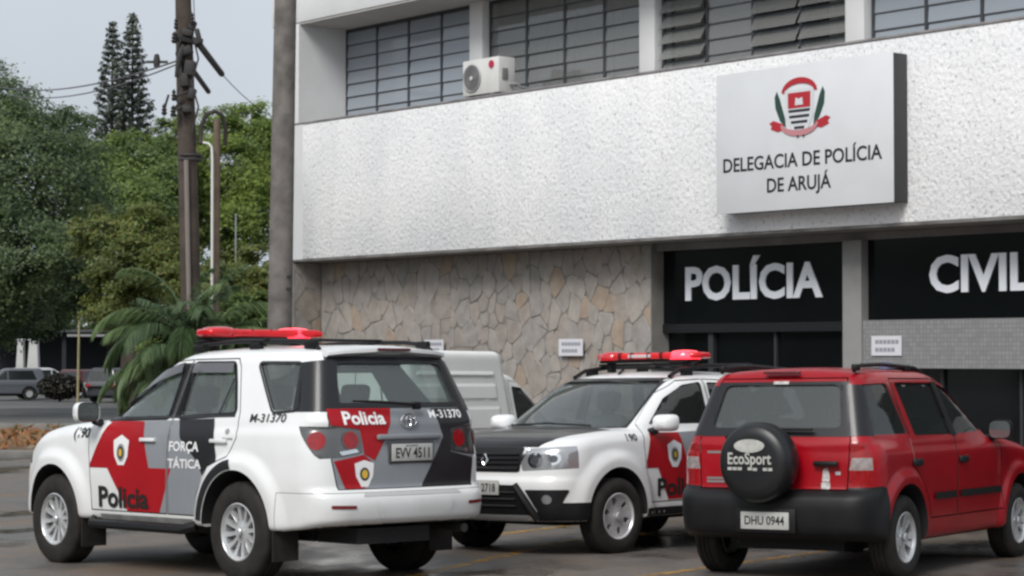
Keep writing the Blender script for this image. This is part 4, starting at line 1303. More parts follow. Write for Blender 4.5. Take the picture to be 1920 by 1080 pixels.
    H = ring_holes(6, .075, .188, .26, .10, .155, None, .012) + ring_holes(6, .10, .196, .26 + math.pi / 6, .035, .06, None, .008)
    H = [h for h in H]
    H2 = ring_holes(12, .085, .197, .13, .07, .16, None, .012)
    for xw in (0, 2.75):
        for sd_ in (1, -1): c.wheel(xw, sd_, .388, .255, .225, H2, .765, R(0))
    for sd_ in (1, -1):
        st = MB().tube([(2.12, sd_ * .86, .40), (2.05, sd_ * .93, .37), (.70, sd_ * .93, .37), (.60, sd_ * .86, .40)], .04, 8)
        st.build('side_step', BLACKP, c.root, 40)
        c.patch('step_pad', [(2.0, .405), (.62, .405), (.62, .452), (2.0, .452)], 'L' if sd_ > 0 else 'R', M('sill_grey', (.25, .25, .24), .5, var=.4, scale=6), .006, None, .08)
        for xw, ln in ((0, .20), (2.75, .22)):
            c.box('mud_flap', (xw - .47, sd_ * .77, .30), (.012, .24, ln + .06), RUBBER)
    un = MB()
    un.box((1.2, 0, .37), (3.2, .9, .14)); un.box((-.7, .1, .36), (.5, .7, .12)); un.tube([(0, -.8, .40), (0, .8, .40)], .06, 10)
    un.box((2.75, 0, .36), (.3, 1.3, .12)); un.build('chassis', DARKIN, c.root)
    MB().tube([(-.5, -.55, .40), (-1.02, -.55, .385)], .035, 10).build('exhaust', M('exhaust', (.1, .1, .1), .4, metal=.8), c.root, 40)
    # cabin
    for x_, y_ in ((1.35, .38), (1.35, -.38), (.35, .42), (.35, -.42), (.35, 0)): seat(c, x_, y_)
    c.box('dashboard', (1.98, 0, 1.02), (.5, 1.45, .34), CABIN, .08)
    MB().lathe([(.185, 0), (.195, .012), (.185, .024), (.175, .012)], (1.60, .38, 1.10), 'x', 24, True).build('steering_wheel', GLOSSB, c.root, 40)
    # side livery (left and right)
    for sd_, k in ((1, 'L'), (-1, 'R')):
        c.patch('livery_red', [(1.90, 1.225), (1.37, 1.225), (1.245, .845), (.92, .845), (1.10, .485), (1.58, .485), (1.88, .835), (2.175, .835)], k, L_RED, .004, None, .06, gaps=True)
        c.patch('livery_grey', [(1.37, 1.225), (.86, 1.235), (.80, 1.09), (.56, .92), (.46, .84), (.50, .76), (.575, .62), (.62, .485), (1.10, .485), (.92, .845), (1.245, .845)], k, L_GREY, .003, None, .06, gaps=True)
        c.patch('livery_black', [(.86, 1.238), (.37, 1.25), (.265, .905), (.40, .88), (.47, .80), (.56, .92), (.80, 1.09)], k, L_BLACK, .004, None, .06, gaps=True)
        ring1 = [(.54 * math.cos(t), .40 + .54 * math.sin(t)) for t in np.linspace(1.45, .10, 20)]
        ring0 = [(.462 * math.cos(t), .40 + .462 * math.sin(t)) for t in np.linspace(.10, 1.50, 20)]
        c.patch('livery_black', ring1 + ring0, k, L_BLACK, .006, None, .05, gaps=True)
        if sd_ > 0:
            c.text('FORÇA', k, .94, .99, .075, INKW, .008, .42, .025)
            c.text('TÁTICA', k, .955, .855, .07, INKW, .008, .47, .025)
            c.text('Policia', k, 2.015, .515, .165, INK, .009, .76, .03)
            c.text('M-31370', k, -.115, 1.225, .062, INK, .006, .44, .012)
            c.text('(190', k, 2.43, 1.085, .085, INK, .006, .25, .02)
            for lp in (circle(.155, 1.15, .028, .022, 12), [(.21, 1.085), (.07, 1.085), (.07, 1.10), (.21, 1.10)]):
                c.patch('small_marking', lp, k, M('marking_grey', (.3, .3, .3), .5), .005, None, .04)
        sh = [(1.66 + a * 1.02, .985 + b * .95) for a, b in [(0, .135), (.115, .085), (.10, -.05), (.045, -.13), (-.045, -.13), (-.10, -.05), (-.115, .085)]]
        c.patch('badge', sh, k, INKW, .007, None, .04)
        c.patch('badge', circle(1.66, .965, .062, .075), k, M('badge_grey', (.30, .30, .31), .4), .009, None, .04)
        c.patch('badge', circle(1.66, .965, .045, .055), k, M('badge_dark', (.05, .05, .05), .4), .011, None, .04)
        c.patch('badge', circle(1.66, .965, .024, .032), k, YELLOW, .013, None, .04)
    return c
make_sw4()
# ---------------------------------------------------------------- white patrol SUV facing the camera
def make_duster():
    PW = pchip([.20, .32, .42, .6, .8, .95, 1.05, 1.12, 1.3], [.83, .86, .868, .872, .875, .868, .852, .828, .78])
    PT = pchip([-1.0, -.7, -.3, 2.2, 2.8, 3.2, 3.6], [-.12, -.04, 0, 0, -.01, -.05, -.14])
    ZT = pchip([-1, 1.8, 2.2, 2.6, 3.0, 3.2, 3.35, 3.45, 3.6], [1.14, 1.14, 1.13, 1.115, 1.08, 1.045, 1.0, .955, .85])
    XF = pchip([.10, .20, .32, .45, .60, .66, .70, .80, .90, .97, 1.1], [3.30, 3.40, 3.46, 3.49, 3.50, 3.49, 3.465, 3.455, 3.44, 3.41, 3.33])
    XR = pchip([.2, .4, .6, .8, 1.0, 1.3], [-.74, -.80, -.80, -.77, -.75, -.68])
    ZR = pchip([-1, -.6, 0, .6, 1.2, 1.6, 2.0], [1.56, 1.60, 1.635, 1.645, 1.635, 1.60, 1.50])
    XS, ZS, XH, ZH = 2.50, 1.11, 1.60, 1.62
    wn = math.hypot(XS - XH, ZH - ZS); wnx, wnz = (ZH - ZS) / wn, (XS - XH) / wn
    BX, BZ, TX, TZ = -.72, 1.1, -.56, 1.6
    rn = math.hypot(TX - BX, TZ - BZ); rnx, rnz = -(TZ - BZ) / rn, (TX - BX) / rn
    def f(x, y, z):
        ay = np.abs(y)
        fl = 0
        for xw in (0.0, 2.673):
            r_ = np.hypot(x - xw, z - .36)
            fl = fl + .045 * (1 - sstep(.46, .60, r_)) * (1 - sstep(.86, .98, z))
        side = ay - (PW(z) + PT(x) + fl)
        top = z - ZT(x) + .045 * (ay / .85) ** 3
        front = x - (XF(z) - .22 * y * y)
        rear = (XR(z) + .12 * y * y) - x
        bot = .30 - z
        L = smax(side, smax(front, rear, .05), .24)
        L = smax(L, top, .09)
        L = smax(L, bot, .05)
        gs = (ay - (.835 - (z - 1.10) * .30 - .04 * sstep(1.2, 2.3, x))) / 1.045
        gt = z - ZR(x) + .05 * (ay / .65) ** 2
        gf = (x - XS) * wnx + (z - ZS) * wnz + .17 * y * y
        gr = (x - BX) * rnx + (z - BZ) * rnz + .12 * y * y
        G = smax(gs, smax(gf, gr, .05), .11)
        G = smax(G, gt, .10)
        G = smax(G, 1.05 - z, .05)
        return smin(L, G, .03)
    def cav(x, y, z):
        a = f(x, y, z) + .05
        a = np.maximum(a, x - 2.15 + .5 * np.maximum(z - 1.1, 0))
        a = np.maximum(a, .45 - z)
        return np.maximum(a, np.minimum(.50 - np.hypot(x, z - .36), np.abs(y) - .48))
    c = Car('patrol_suv', f, (-1.1, -1.15, .1), (3.8, 1.15, 1.9), (-.3, 2.85, .72, .72), .024,
            on_ground(2.0132, 21.721, -2.27628), 'white police SUV with black bonnet facing the camera beneath the word POLÍCIA', 'car', 'police patrol cars')
    WF = rounded([(2.08, 1.14), (1.76, 1.38), (1.44, 1.505), (1.14, 1.535), (1.16, 1.14)], .03)
    WR = rounded([(1.04, 1.53), (.35, 1.52), (.18, 1.17), (1.06, 1.14)], .03)
    WQ = rounded([(.22, 1.50), (-.22, 1.46), (-.34, 1.22), (.06, 1.18)], .03)
    RW = rounded([(-.52, 1.50), (.52, 1.50), (.60, 1.16), (-.60, 1.16)], .05)
    WS = rounded([(-.58, 1.545), (.58, 1.545), (.70, 1.125), (-.70, 1.125)], .05)
    wins = [prism(q, 'y', -1.3, 1.3) for q in (WF, WR, WQ)] + [prism(RW, 'x', -1.2, -.35), prism(WS, 'x', 1.25, 2.8)]
    wells = []
    for xw in (0.0, 2.673):
        for sd_ in (1, -1):
            arch = [(xw + .405 * math.cos(a), .365 + .405 * math.sin(a)) for a in np.linspace(-.3, math.pi + .3, 36)] + [(xw - .42, .05), (xw + .42, .05)]
            wells.append(prism(arch, 'y', min(.50 * sd_, 1.3 * sd_), max(.50 * sd_, 1.3 * sd_)))
    c.shell(cav, wins, wells, (-.3, 1.6, .85, .85), WHITE)
    for sd_ in (1, -1):
        P = [(sd_ * a, b) for a, b in rounded([(.375, .835), (.43, .945), (.80, .965), (1.1, .975), (1.1, .79), (.76, .765), (.40, .745)], .02)]
        lamp = c.take('headlight', prism(P, 'x', 3.15, 3.8), M('headlight_glass', (.55, .56, .57), .12, metal=.6, coat=1.0, var=.3, scale=5))
        for (a, b, r_) in ((.52, .845, .068), (.68, .855, .055)):
            c.patch('reflector_bowl', [circle(sd_ * a, b, r_), circle(sd_ * a, b, r_ * .6)], 'front', CHROME, .006, lamp, .03)
            c.patch('lamp_bulb', circle(sd_ * a, b, r_ * .55), 'front', M('bulb_dark', (.06, .06, .07), .15, coat=.8), .005, lamp, .03)
        c.patch('chrome_edge', [(sd_ * a, b) for a, b in [(.372, .835), (.428, .95), (.45, .945), (.395, .84)]], 'front', CHROME, .007, lamp, .03)
        P = [(sd_ * a, b) for a, b in [(.62, .70), (1.1, .70), (1.1, 1.05), (.70, 1.05)]]
        c.take('tail_light', prism(P, 'x', -1.1, -.55), LAMPRED)
    # black bonnet
    BN = [(2.50, -.69), (2.9, -.67), (3.25, -.60), (3.42, -.46), (3.60, -.46), (3.60, .46), (3.42, .46), (3.25, .60), (2.9, .67), (2.50, .69)]
    bon = c.take('bonnet', prism(BN, 'z', .955, 1.3), M('bonnet_black', (.009, .0085, .009), .3, coat=.22, spec=.35, var=.3, scale=14), None, prism(grow(BN, -.010), 'z', .957, 1.3))
    FD = [(2.20, .43), (1.13, .43), (1.10, 1.13), (1.09, 1.565), (1.46, 1.55), (1.80, 1.43), (2.22, 1.15), (2.26, .95)]
    RD = [(1.12, .43), (.56, .43), (.46, .66), (.24, .84), (.08, .92), (.02, 1.13), (.26, 1.545), (1.08, 1.565), (1.09, 1.13)]
    doors = {}
    for sd_ in (1, -1):
        k = 'L' if sd_ > 0 else 'R'
        lo, hi = (.42, 1.3) if sd_ > 0 else (-1.3, -.42)
        for nm, P, wp in (('f', FD, WF), ('r', RD, WR)):
            d = doors[nm, sd_] = c.take('door', prism(P, 'y', lo, hi), WHITE, None, prism(grow(P, -.010), 'y', lo, hi))
            c.patch('window', grow(wp, .012), k, DARKGL, -.013, d, .07)
            hx = 1.27 if nm == 'f' else .22
            q = c.proj(k, np.array([(hx, .93)]), 0)[0]
            MB().box((q[0], q[1] + sd_ * .018, q[2]), (.19, .028, .04), None, .01).build('handle', BLACKP, d, 35)
        c.patch('quarter_window', grow(WQ, .012), k, DARKGL, -.012, None, .07)
    for P in (FD, RD): c.gaps.append((grow(P, .001), grow(P, -.011)))
    c.patch('windscreen', grow(WS, .015), 'front', AUTOGL, -.012, None, .08)
    c.patch('screen_border', [[(-.60, 1.575), (.60, 1.575), (.72, 1.112), (-.72, 1.112)], WS], 'front', GLOSSB, .003, None, .05)
    c.patch('rear_window', grow(RW, .015), 'rear', DARKGL, -.012, None, .08)
    c.body()
    # nose: grille with bars, white band, black lower mouth, fog lamps, skid plate
    gr = c.patch('grille', rounded([(-.375, .735), (.375, .735), (.385, .83), (.40, .955), (-.40, .955), (-.385, .83)], .03), 'front', BLACKP, .004, None, .05)
    for zz in (.775, .815, .855, .895):
        P = c.proj('front', np.array([(yy, zz) for yy in np.linspace(-.36, .36, 13)]), .012)
        MB().tube([tuple(q) for q in P], .010, 6).build('grille_bar', GLOSSB, gr, 40)
    em = MB()
    P = c.proj('front', np.array([(0, .895), (.035, .845), (0, .795), (-.035, .845), (0, .895)]), .02)
    em.tube([tuple(q) for q in P], .011, 6); em.build('emblem', CHROME, gr, 40)
    low = c.patch('lower_grille', [(-.33, .625), (.33, .625), (.42, .50), (.50, .36), (-.50, .36), (-.42, .50)], 'front', BLACKP, .005, None, .05)
    for zz in (.44, .50, .56):
        P = c.proj('front', np.array([(yy, zz) for yy in np.linspace(-.36, .36, 13)]), .012)
        MB().tube([tuple(q) for q in P], .010, 6).build('grille_bar', DARKIN, low, 40)
    c.patch('skid_plate', [(-.50, .36), (.50, .36), (.42, .305), (-.42, .305)], 'front', M('skid_grey', (.22, .22, .22), .5), .006, None, .06)
    for sd_ in (1, -1):
        P = c.proj('front', np.array([(sd_ * a, b) for a, b in [(.36, .63), (.44, .52), (.53, .38), (.56, .32)]]), .018)
        MB().tube([tuple(q) for q in P], [.03, .036, .036, .03], 8).build('bumper_bar', BLACKP, None, 40).parent = c.root
        fg = c.patch('fog_light_housing', [(sd_ * a, b) for a, b in rounded([(.45, .585), (.80, .585), (.74, .43), (.57, .385)], .02)], 'front', BLACKP, .006, None, .05)
        c.patch('fog_light', circle(sd_ * .65, .50, .04), 'front', M('fog_lens', (.25, .25, .26), .15, metal=.5, coat=1), .010, fg, .03)
        c.patch('lower_bumper', [(sd_ * a, b) for a, b in [(.56, .40), (.68, .45), (.76, .465), (.76, .31), (.55, .31)]], 'front', BLACKP, .005, None, .05)
        k = 'L' if sd_ > 0 else 'R'
        c.patch('lower_bumper', [(3.34, .31), (3.07, .31), (3.07, .47), (3.34, .47)], k, BLACKP, .004, None, .05)
        c.patch('sill_trim', [(2.26, .31), (.42, .31), (.42, .385), (2.26, .385)], k, BLACKP, .005, None, .08)
        for xw in (0, 2.673):
            r1 = [(xw + .452 * math.cos(t), .365 + .452 * math.sin(t)) for t in np.linspace(-.12, math.pi + .12, 30)]
            r0 = [(xw + .407 * math.cos(t), .365 + .407 * math.sin(t)) for t in np.linspace(math.pi + .12, -.12, 30)]
            if xw == 0: c.patch('arch_trim', r1 + r0, k, BLACKP, .006, None, .05)
        c.patch('livery_red', [(2.14, 1.065), (1.70, 1.065), (1.60, .79), (1.34, .79), (1.48, .45), (1.90, .45), (2.06, .745), (2.255, .745)], k, L_RED, .004, None, .06, gaps=True)
        c.patch('livery_grey', [(1.70, 1.065), (1.24, 1.075), (1.02, .82), (1.14, .45), (1.48, .45), (1.34, .79), (1.60, .79)], k, L_GREY, .003, None, .06, gaps=True)
        c.patch('livery_black', [(1.24, 1.075), (.72, 1.085), (.60, .55), (.62, .45), (1.14, .45), (1.02, .82)], k, L_BLACK, .003, None, .06, gaps=True)
        if sd_ > 0:
            c.text('Policia', k, 2.07, .49, .155, INK, .009, .74, .03)
            c.text('190', k, 2.50, 1.0, .06, INK, .006, .15, .02)
        bx, bz = 1.80, .87
        c.patch('badge', [(bx + a, bz + b) for a, b in [(0, .125), (.11, .08), (.095, -.05), (.04, -.125), (-.04, -.125), (-.095, -.05), (-.11, .08)]], k, INKW, .007, None, .04)
        c.patch('badge', circle(bx, bz - .01, .058, .068), k, M('badge_grey', (.30, .30, .31), .4), .009, None, .04)
        c.patch('badge', circle(bx, bz - .01, .042, .05), k, M('badge_dark', (.05, .05, .05), .4), .011, None, .04)
        c.patch('badge', circle(bx, bz - .01, .023, .03), k, YELLOW, .013, None, .04)
        rl = MB()
        yr = .575
        rl.tube([(1.46, sd_ * yr, 1.585), (1.30, sd_ * yr, 1.65), (.9, sd_ * yr, 1.69), (.3, sd_ * yr, 1.695), (-.35, sd_ * yr, 1.665), (-.5, sd_ * yr, 1.60)], .021, 8)
        for xx, zz in ((1.18, 1.625), (.35, 1.655), (-.38, 1.63)): rl.box((xx, sd_ * yr, zz), (.16, .045, .07), None, .012)
        rl.build('roof_rail', BLACKP, c.root, 40)
        mirror(c, sd_, 2.06, .98, 1.155, WHITE, sx=.15, sy=.23, sz=.155)
    pl = c.box('number_plate', (3.515, 0.0, .60), (.012, .40, .13), PLATE, .004)
    plate_text('FXR 2718', -.165, .565, 3.5225, .07, .33, 1, pl)
    MB().tube([(1.50, 0, 1.61), (1.42, 0, 1.66)], .012, 6).build('antenna', BLACKP, c.root, 40)
    for xx in (1.03, .1):
        MB().box((xx, 0, 1.71), (.06, 1.18, .022), None, .008).build('roof_crossbar', BLACKP, c.root, 35)
    light_bar(c, 1.03, -.63, .63, 1.79, 1)
    H = ring_holes(6, .105, .168, .3, .20, .155, None, .022)
    for xw in (0, 2.673):
        for sd_ in (1, -1): c.wheel(xw, sd_, .343, .215, .208, H, .80, R(-4) if xw > 1 else 0, dish=.02)
    un = MB()
    un.box((1.3, 0, .30), (3.2, .9, .12)); un.tube([(0, -.8, .34), (0, .8, .34)], .05, 10); un.box((2.67, 0, .30), (.3, 1.3, .1))
    un.build('chassis', DARKIN, c.root)
    for x_, y_ in ((1.35, .36), (1.35, -.36), (.35, .40), (.35, -.40)): seat(c, x_, y_, .56, .48)
    c.box('dashboard', (2.1, 0, .95), (.45, 1.4, .28), CABIN, .08)
    MB().lathe([(.18, 0), (.19, .012), (.18, .024), (.17, .012)], (1.62, .36, 1.02), 'x', 24, True).build('steering_wheel', GLOSSB, c.root, 40)
    for sd_ in (1, -1):
        P = c.proj('front', np.array([(sd_ * a - .12, b) for a, b in [(.52, 1.135), (.1, 1.15), (-.05, 1.158)]]), .012)
        MB().tube([tuple(q) for q in P], .008, 6).build('wiper', BLACKP, c.root, 40)
    return c
make_duster()
# ---------------------------------------------------------------- red compact SUV with a spare wheel
def make_eco():
    PW = pchip([.20, .32, .45, .6, .8, .92, 1.0, 1.06, 1.3], [.78, .815, .828, .835, .842, .84, .83, .81, .76])
    PT = pchip([-.9, -.6, -.3, 0, 2.0, 2.6, 3.0, 3.4], [-.06, -.02, -.005, 0, 0, -.02, -.06, -.16])
    ZT = pchip([-1, 1.8, 2.1, 2.5, 2.9, 3.15, 3.4], [1.07, 1.07, 1.06, 1.02, .95, .86, .7])
    XF = pchip([.1, .25, .45, .6, .75, .9, 1.1], [3.15, 3.25, 3.30, 3.29, 3.26, 3.2, 3.05])
    XR = pchip([.2, .30, .42, .55, .62, .66, .70, .9, 1.1, 1.3], [-.60, -.66, -.71, -.72, -.71, -.68, -.625, -.615, -.59, -.55])
    ZR = pchip([-.9, -.4, .2, .8, 1.2, 1.5, 1.8], [1.565, 1.595, 1.615, 1.61, 1.58, 1.52, 1.42])
    XS, ZS, XH, ZH = 2.14, 1.05, 1.16, 1.60
    wn = math.hypot(XS - XH, ZH - ZS); wnx, wnz = (ZH - ZS) / wn, (XS - XH) / wn
    BX, BZ, TX, TZ = -.58, 1.07, -.36, 1.59
    rn = math.hypot(TX - BX, TZ - BZ); rnx, rnz = -(TZ - BZ) / rn, (TX - BX) / rn
    def f(x, y, z):
        ay = np.abs(y)
        fl = 0
        for xw in (0.0, 2.49):
            r_ = np.hypot(x - xw, z - .34)
            fl = fl + .03 * (1 - sstep(.42, .52, r_)) * (1 - sstep(.78, .88, z))
        side = ay - (PW(z) + PT(x) + fl)
        top = z - ZT(x) + .04 * (ay / .85) ** 3
        front = x - (XF(z) - .25 * y * y)
        rear = (XR(z) + .10 * y * y) - x
        L = smax(side, smax(front, rear, .05), .20)
        L = smax(L, top, .09)
        L = smax(L, .27 + .06 * sstep(-.2, -.6, x) - z, .05)
        gs = (ay - (.815 - (z - 1.06) * .30 - .03 * sstep(1.0, 2.1, x) - .07 * sstep(.2, -.6, x))) / 1.044
        gt = z - ZR(x) + .04 * (ay / .65) ** 2
        gf = (x - XS) * wnx + (z - ZS) * wnz + .17 * y * y
        gr = (x - BX) * rnx + (z - BZ) * rnz + .06 * y * y
        G = smax(gs, smax(gf, gr, .05), .12)
        G = smax(G, gt, .09)
        G = smax(G, 1.0 - z, .05)
        return smin(L, G, .03)
    def cav(x, y, z):
        a = f(x, y, z) + .05
        a = np.maximum(a, x - 1.9 + .5 * np.maximum(z - 1.05, 0))
        a = np.maximum(a, .42 - z)
        return np.maximum(a, np.minimum(.47 - np.hypot(x, z - .34), np.abs(y) - .46))
    c = Car('compact_suv', f, (-1.0, -1.05, .08), (3.6, 1.05, 1.85), (-.25, 2.7, .72, .72), .024,
            on_ground(2.308, 16.726, .99453), 'red compact SUV with a covered spare wheel on its tailgate', 'car')
    WF = rounded([(.955, 1.485), (1.26, 1.435), (1.86, 1.10), (1.08, 1.075)], .03)
    WR = rounded([(.14, 1.49), (.905, 1.49), (1.03, 1.075), (.25, 1.08)], .03)
    WQ = rounded([(-.34, 1.475), (.00, 1.485), (.11, 1.095), (-.44, 1.095)], .03)
    RW = rounded([(-.48, 1.475), (.48, 1.475), (.55, 1.15), (-.55, 1.15)], .06)
    WS = rounded([(-.56, 1.535), (.56, 1.535), (.68, 1.08), (-.68, 1.08)], .05)
    wins = [prism(q, 'y', -1.3, 1.3) for q in (WF, WR, WQ)] + [prism(RW, 'x', -1.2, -.28), prism(WS, 'x', 1.0, 2.5)]
    wells = []
    for xw in (0.0, 2.49):
        for sd_ in (1, -1):
            arch = [(xw + .375 * math.cos(a), .345 + .375 * math.sin(a)) for a in np.linspace(-.3, math.pi + .3, 36)] + [(xw - .39, .03), (xw + .39, .03)]
            wells.append(prism(arch, 'y', min(.48 * sd_, 1.3 * sd_), max(.48 * sd_, 1.3 * sd_)))
    c.shell(cav, wins, wells, (-.25, 1.5, .82, .82), REDP)
    clear = M('lamp_white', (.36, .31, .30), .15, coat=1.0, var=.4, scale=30)
    for sd_ in (1, -1):
        lamp = empty('tail_light', None, c.root)
        for z0, z1, m_ in ((.93, 1.045, LAMPRED), (.835, .927, clear), (.715, .832, LAMPRED)):
            P = [(sd_ * a, b) for a, b in [(.625, z0), (1.1, z0), (1.1, z1), (.645, z1)]]
            c.take('lens', prism(P, 'x', -1.1, -.50), m_, lamp)
        c.take('headlight', prism([(sd_ * a, b) for a, b in [(.45, .66), (1.1, .66), (1.1, .84), (.5, .84)]], 'x', 2.9, 3.6), LAMPCLR)
    TG = [(-.615, .685), (.615, .685), (.635, 1.06), (.53, 1.53), (-.53, 1.53), (-.635, 1.06)]
    gate = c.take('tailgate', prism(TG, 'x', -1.1, -.22), REDP, None, prism(grow(TG, -.009), 'x', -1.1, -.225))
    bump = c.take('rear_bumper', prism([(-1.1, .1), (-.36, .1), (-.36, .70), (-.42, .715), (-1.1, .675)], 'y', -1.3, 1.3), BLACKP)
    c.take('front_bumper', prism([(2.86, .1), (3.6, .1), (3.6, .62), (2.86, .62)], 'y', -1.3, 1.3), BLACKP)
    FD = [(2.06, .43), (1.06, .43), (1.05, 1.06), (.925, 1.525), (1.28, 1.475), (1.62, 1.30), (2.05, 1.06)]
    RD = [(1.05, .43), (.50, .43), (.44, .58), (.30, .74), (.16, .84), (.13, 1.06), (.07, 1.525), (.915, 1.527), (1.04, 1.06)]
    for sd_ in (1, -1):
        k = 'L' if sd_ > 0 else 'R'
        lo, hi = (.40, 1.3) if sd_ > 0 else (-1.3, -.40)
        for nm, P, wp in (('f', FD, WF), ('r', RD, WR)):
            d = c.take('door', prism(P, 'y', lo, hi), REDP, None, prism(grow(P, -.010), 'y', lo, hi))
            c.patch('window', grow(wp, .012), k, DARKGL, -.013, d, .07)
            hx = 1.16 if nm == 'f' else .20
            q = c.proj(k, np.array([(hx, .875)]), 0)[0]
            MB().box((q[0], q[1] + sd_ * .012, q[2]), (.17, .03, .055), None, .012).build('handle', BLACKP, d, 35)
            x0, x1 = (1.09, 2.02) if nm == 'f' else (.56, 1.02)
            c.patch('rub_strip', [(x0, .575), (x1, .575), (x1, .63), (x0, .63)], k, BLACKP, .012, d, .06)
        c.patch('quarter_window', grow(WQ, .012), k, DARKGL, -.012, None, .07)
        c.patch('pillar_trim', [(.88, 1.50), (.98, 1.50), (1.10, 1.065), (1.0, 1.065)], k, BLACKP, .003, None, .06)
        c.patch('window_strip', [(.02, 1.49), (.035, 1.49), (.145, 1.10), (.13, 1.09)], k, CHROME, .004, None, .05)
        a1, a2 = (math.pi - .42, math.pi - 1.12) if sd_ > 0 else (math.pi + .42, math.pi + 1.12)
        c.patch('pillar_trim', [(a1, 1.09), (a2, 1.09), (a2, 1.475), (a1, 1.475)], ('c', -.22, sd_ * .40), GLOSSB, .003, None, .06)
        yr = .56
        rl = MB().tube([(1.0, sd_ * yr, 1.575), (.85, sd_ * yr, 1.61), (.2, sd_ * yr, 1.632), (-.2, sd_ * yr, 1.62), (-.32, sd_ * yr, 1.58)], .016, 8)
        for xx in (.7, -.28): rl.box((xx, sd_ * yr, 1.605), (.10, .04, .05), None, .01)
        rl.build('roof_rail', BLACKP, c.root, 40)
        mirror(c, sd_, 1.88, .90, 1.10, BLACKP, sy=.2, sz=.16)
    c.patch('rear_window', grow(RW, .015), 'rear', glass('tinted_rear_glass', (.34, .39, .39), ior=1.6, dirt_sheen=.13), -.012, gate, .08)
    c.patch('glass_border', [[(-.625, 1.085), (.625, 1.085), (.545, 1.50), (-.545, 1.50)], RW], 'rear', GLOSSB, .003, gate, .06)
    c.patch('windscreen', grow(WS, .015), 'front', DARKGL, -.012, None, .08)
    c.body()
    # spare wheel in its cover
    sp = MB().lathe([(.001, -.905), (.20, -.905), (.265, -.895), (.28, -.875), (.298, -.84), (.303, -.79), (.30, -.72), (.29, -.69), (.20, -.66), (.05, -.60)], (0, .02, .895), 'x', 56)
    spare = sp.build('spare_wheel_cover', M('spare_cover', (.010, .0105, .012), .38, var=.35, scale=5), gate, 45)
    em = MB().prism(circle(.015 + .02, 1.02, .125, .05, 36), -.915, -.904, 'x'); em.build('cover_oval', M('cover_print', (.50, .50, .47), .5, var=.25, scale=20), spare)
    pm = M('cover_print', (.5, .5, .47))
    def flat(txt, y, z, size, w_):
        V, F = text_mesh(txt, size, .02); V[:, 0] *= w_ / V[:, 0].max()
        obj('lettering', mesh('lettering', [(-.911, y - a, z + b) for a, b in V], F), pm, spare)
    flat('EcoSport', .215, .885, .085, .36)
    for i in range(9):
        if i in (3, 6): continue
        MB().box((-.907, .20 - i * .042, .850 - .004 * (i > 4)), (.008, .034, .022)).build('print_block', pm, spare)
    pl = c.box('number_plate', (-.737, .0, .455), (.012, .40, .13), PLATE, .004, None, bump)
    plate_text('DHU 0944', .165, .425, -.7445, .065, .33, -1, pl)
    c.box('plate_recess', (-.72, 0, .455), (.02, .5, .18), BLACKP, .006, None, bump)
    c.box('gate_handle', (-.635, -.46, .885), (.045, .20, .04), BLACKP, .015, None, gate)
    c.box('gate_hinge', (-.655, .30, 1.08), (.04, .12, .03), BLACKP, .01, None, gate)
    stk = M('sticker_white', (.62, .60, .58), .5, var=.5, scale=40)
    c.patch('sticker', rounded([(-.415, .75), (-.475, .75), (-.475, .80), (-.46, .855), (-.425, .84)], .01), 'rear', stk, .004, gate, .03)
    c.patch('sticker', rounded([(-.41, .695), (-.48, .695), (-.48, .745), (-.41, .745)], .01), 'rear', stk, .004, gate, .03)
    c.patch('small_badge', [(-.52, .80), (-.56, .80), (-.56, .825), (-.52, .825)], 'rear', ALLOY, .004, gate, .03)
    for zz in (.955, .755, .73):
        c.patch('small_badge', [(.56, zz), (.40, zz), (.40, zz + .018), (.56, zz + .018)], 'rear', M('badge_metal', (.35, .33, .33), .3, metal=.6), .004, gate, .03)
    c.patch('roof_label', rounded([(.07, 1.482), (-.06, 1.482), (-.06, 1.505), (.07, 1.505)], .005), 'rear', stk, .006, gate, .03)
    c.box('wiper', (-.60, -.16, 1.14), (.03, .36, .02), BLACKP, .008, None, gate)
    c.box('high_brake_light', (-.40, 0, 1.572), (.05, .30, .02), M('brake_red', (.10, .01, .012)), .006)
    b = MB().lathe([(.06, 1.60), (.058, 1.635), (.05, 1.65), (.03, 1.658), (.001, 1.66)], (.62, -.42, 0), 'z', 18)
    b.build('roof_beacon', M('beacon_blue', (.09, .10, .19), .4, coat=.3), c.root, 40)
    H = ring_holes(5, .06, .165, .2, .16, .34, None, .02)
    H = [h for k in range(5) for h in ring_holes(1, .075, .168, .2 + k * 2 * math.pi / 5, .12, .26, None, .02)] + ring_holes(5, .10, .168, .2 + math.pi / 5, .035, .06, None, .008)
    for xw in (0, 2.49):
        for sd_ in (1, -1): c.wheel(xw, sd_, .322, .205, .195, H, .735, 0, dish=.025)
    un = MB(); un.box((1.2, 0, .27), (3.0, .9, .12)); un.tube([(0, -.7, .32), (0, .7, .32)], .05, 10); un.build('chassis', DARKIN, c.root)
    for x_, y_ in ((1.2, .34), (1.2, -.34), (.25, .36), (.25, -.36)): seat(c, x_, y_, .55, .48)
    c.box('dashboard', (1.85, 0, .92), (.4, 1.3, .25), CABIN, .08)
    return c
make_eco()

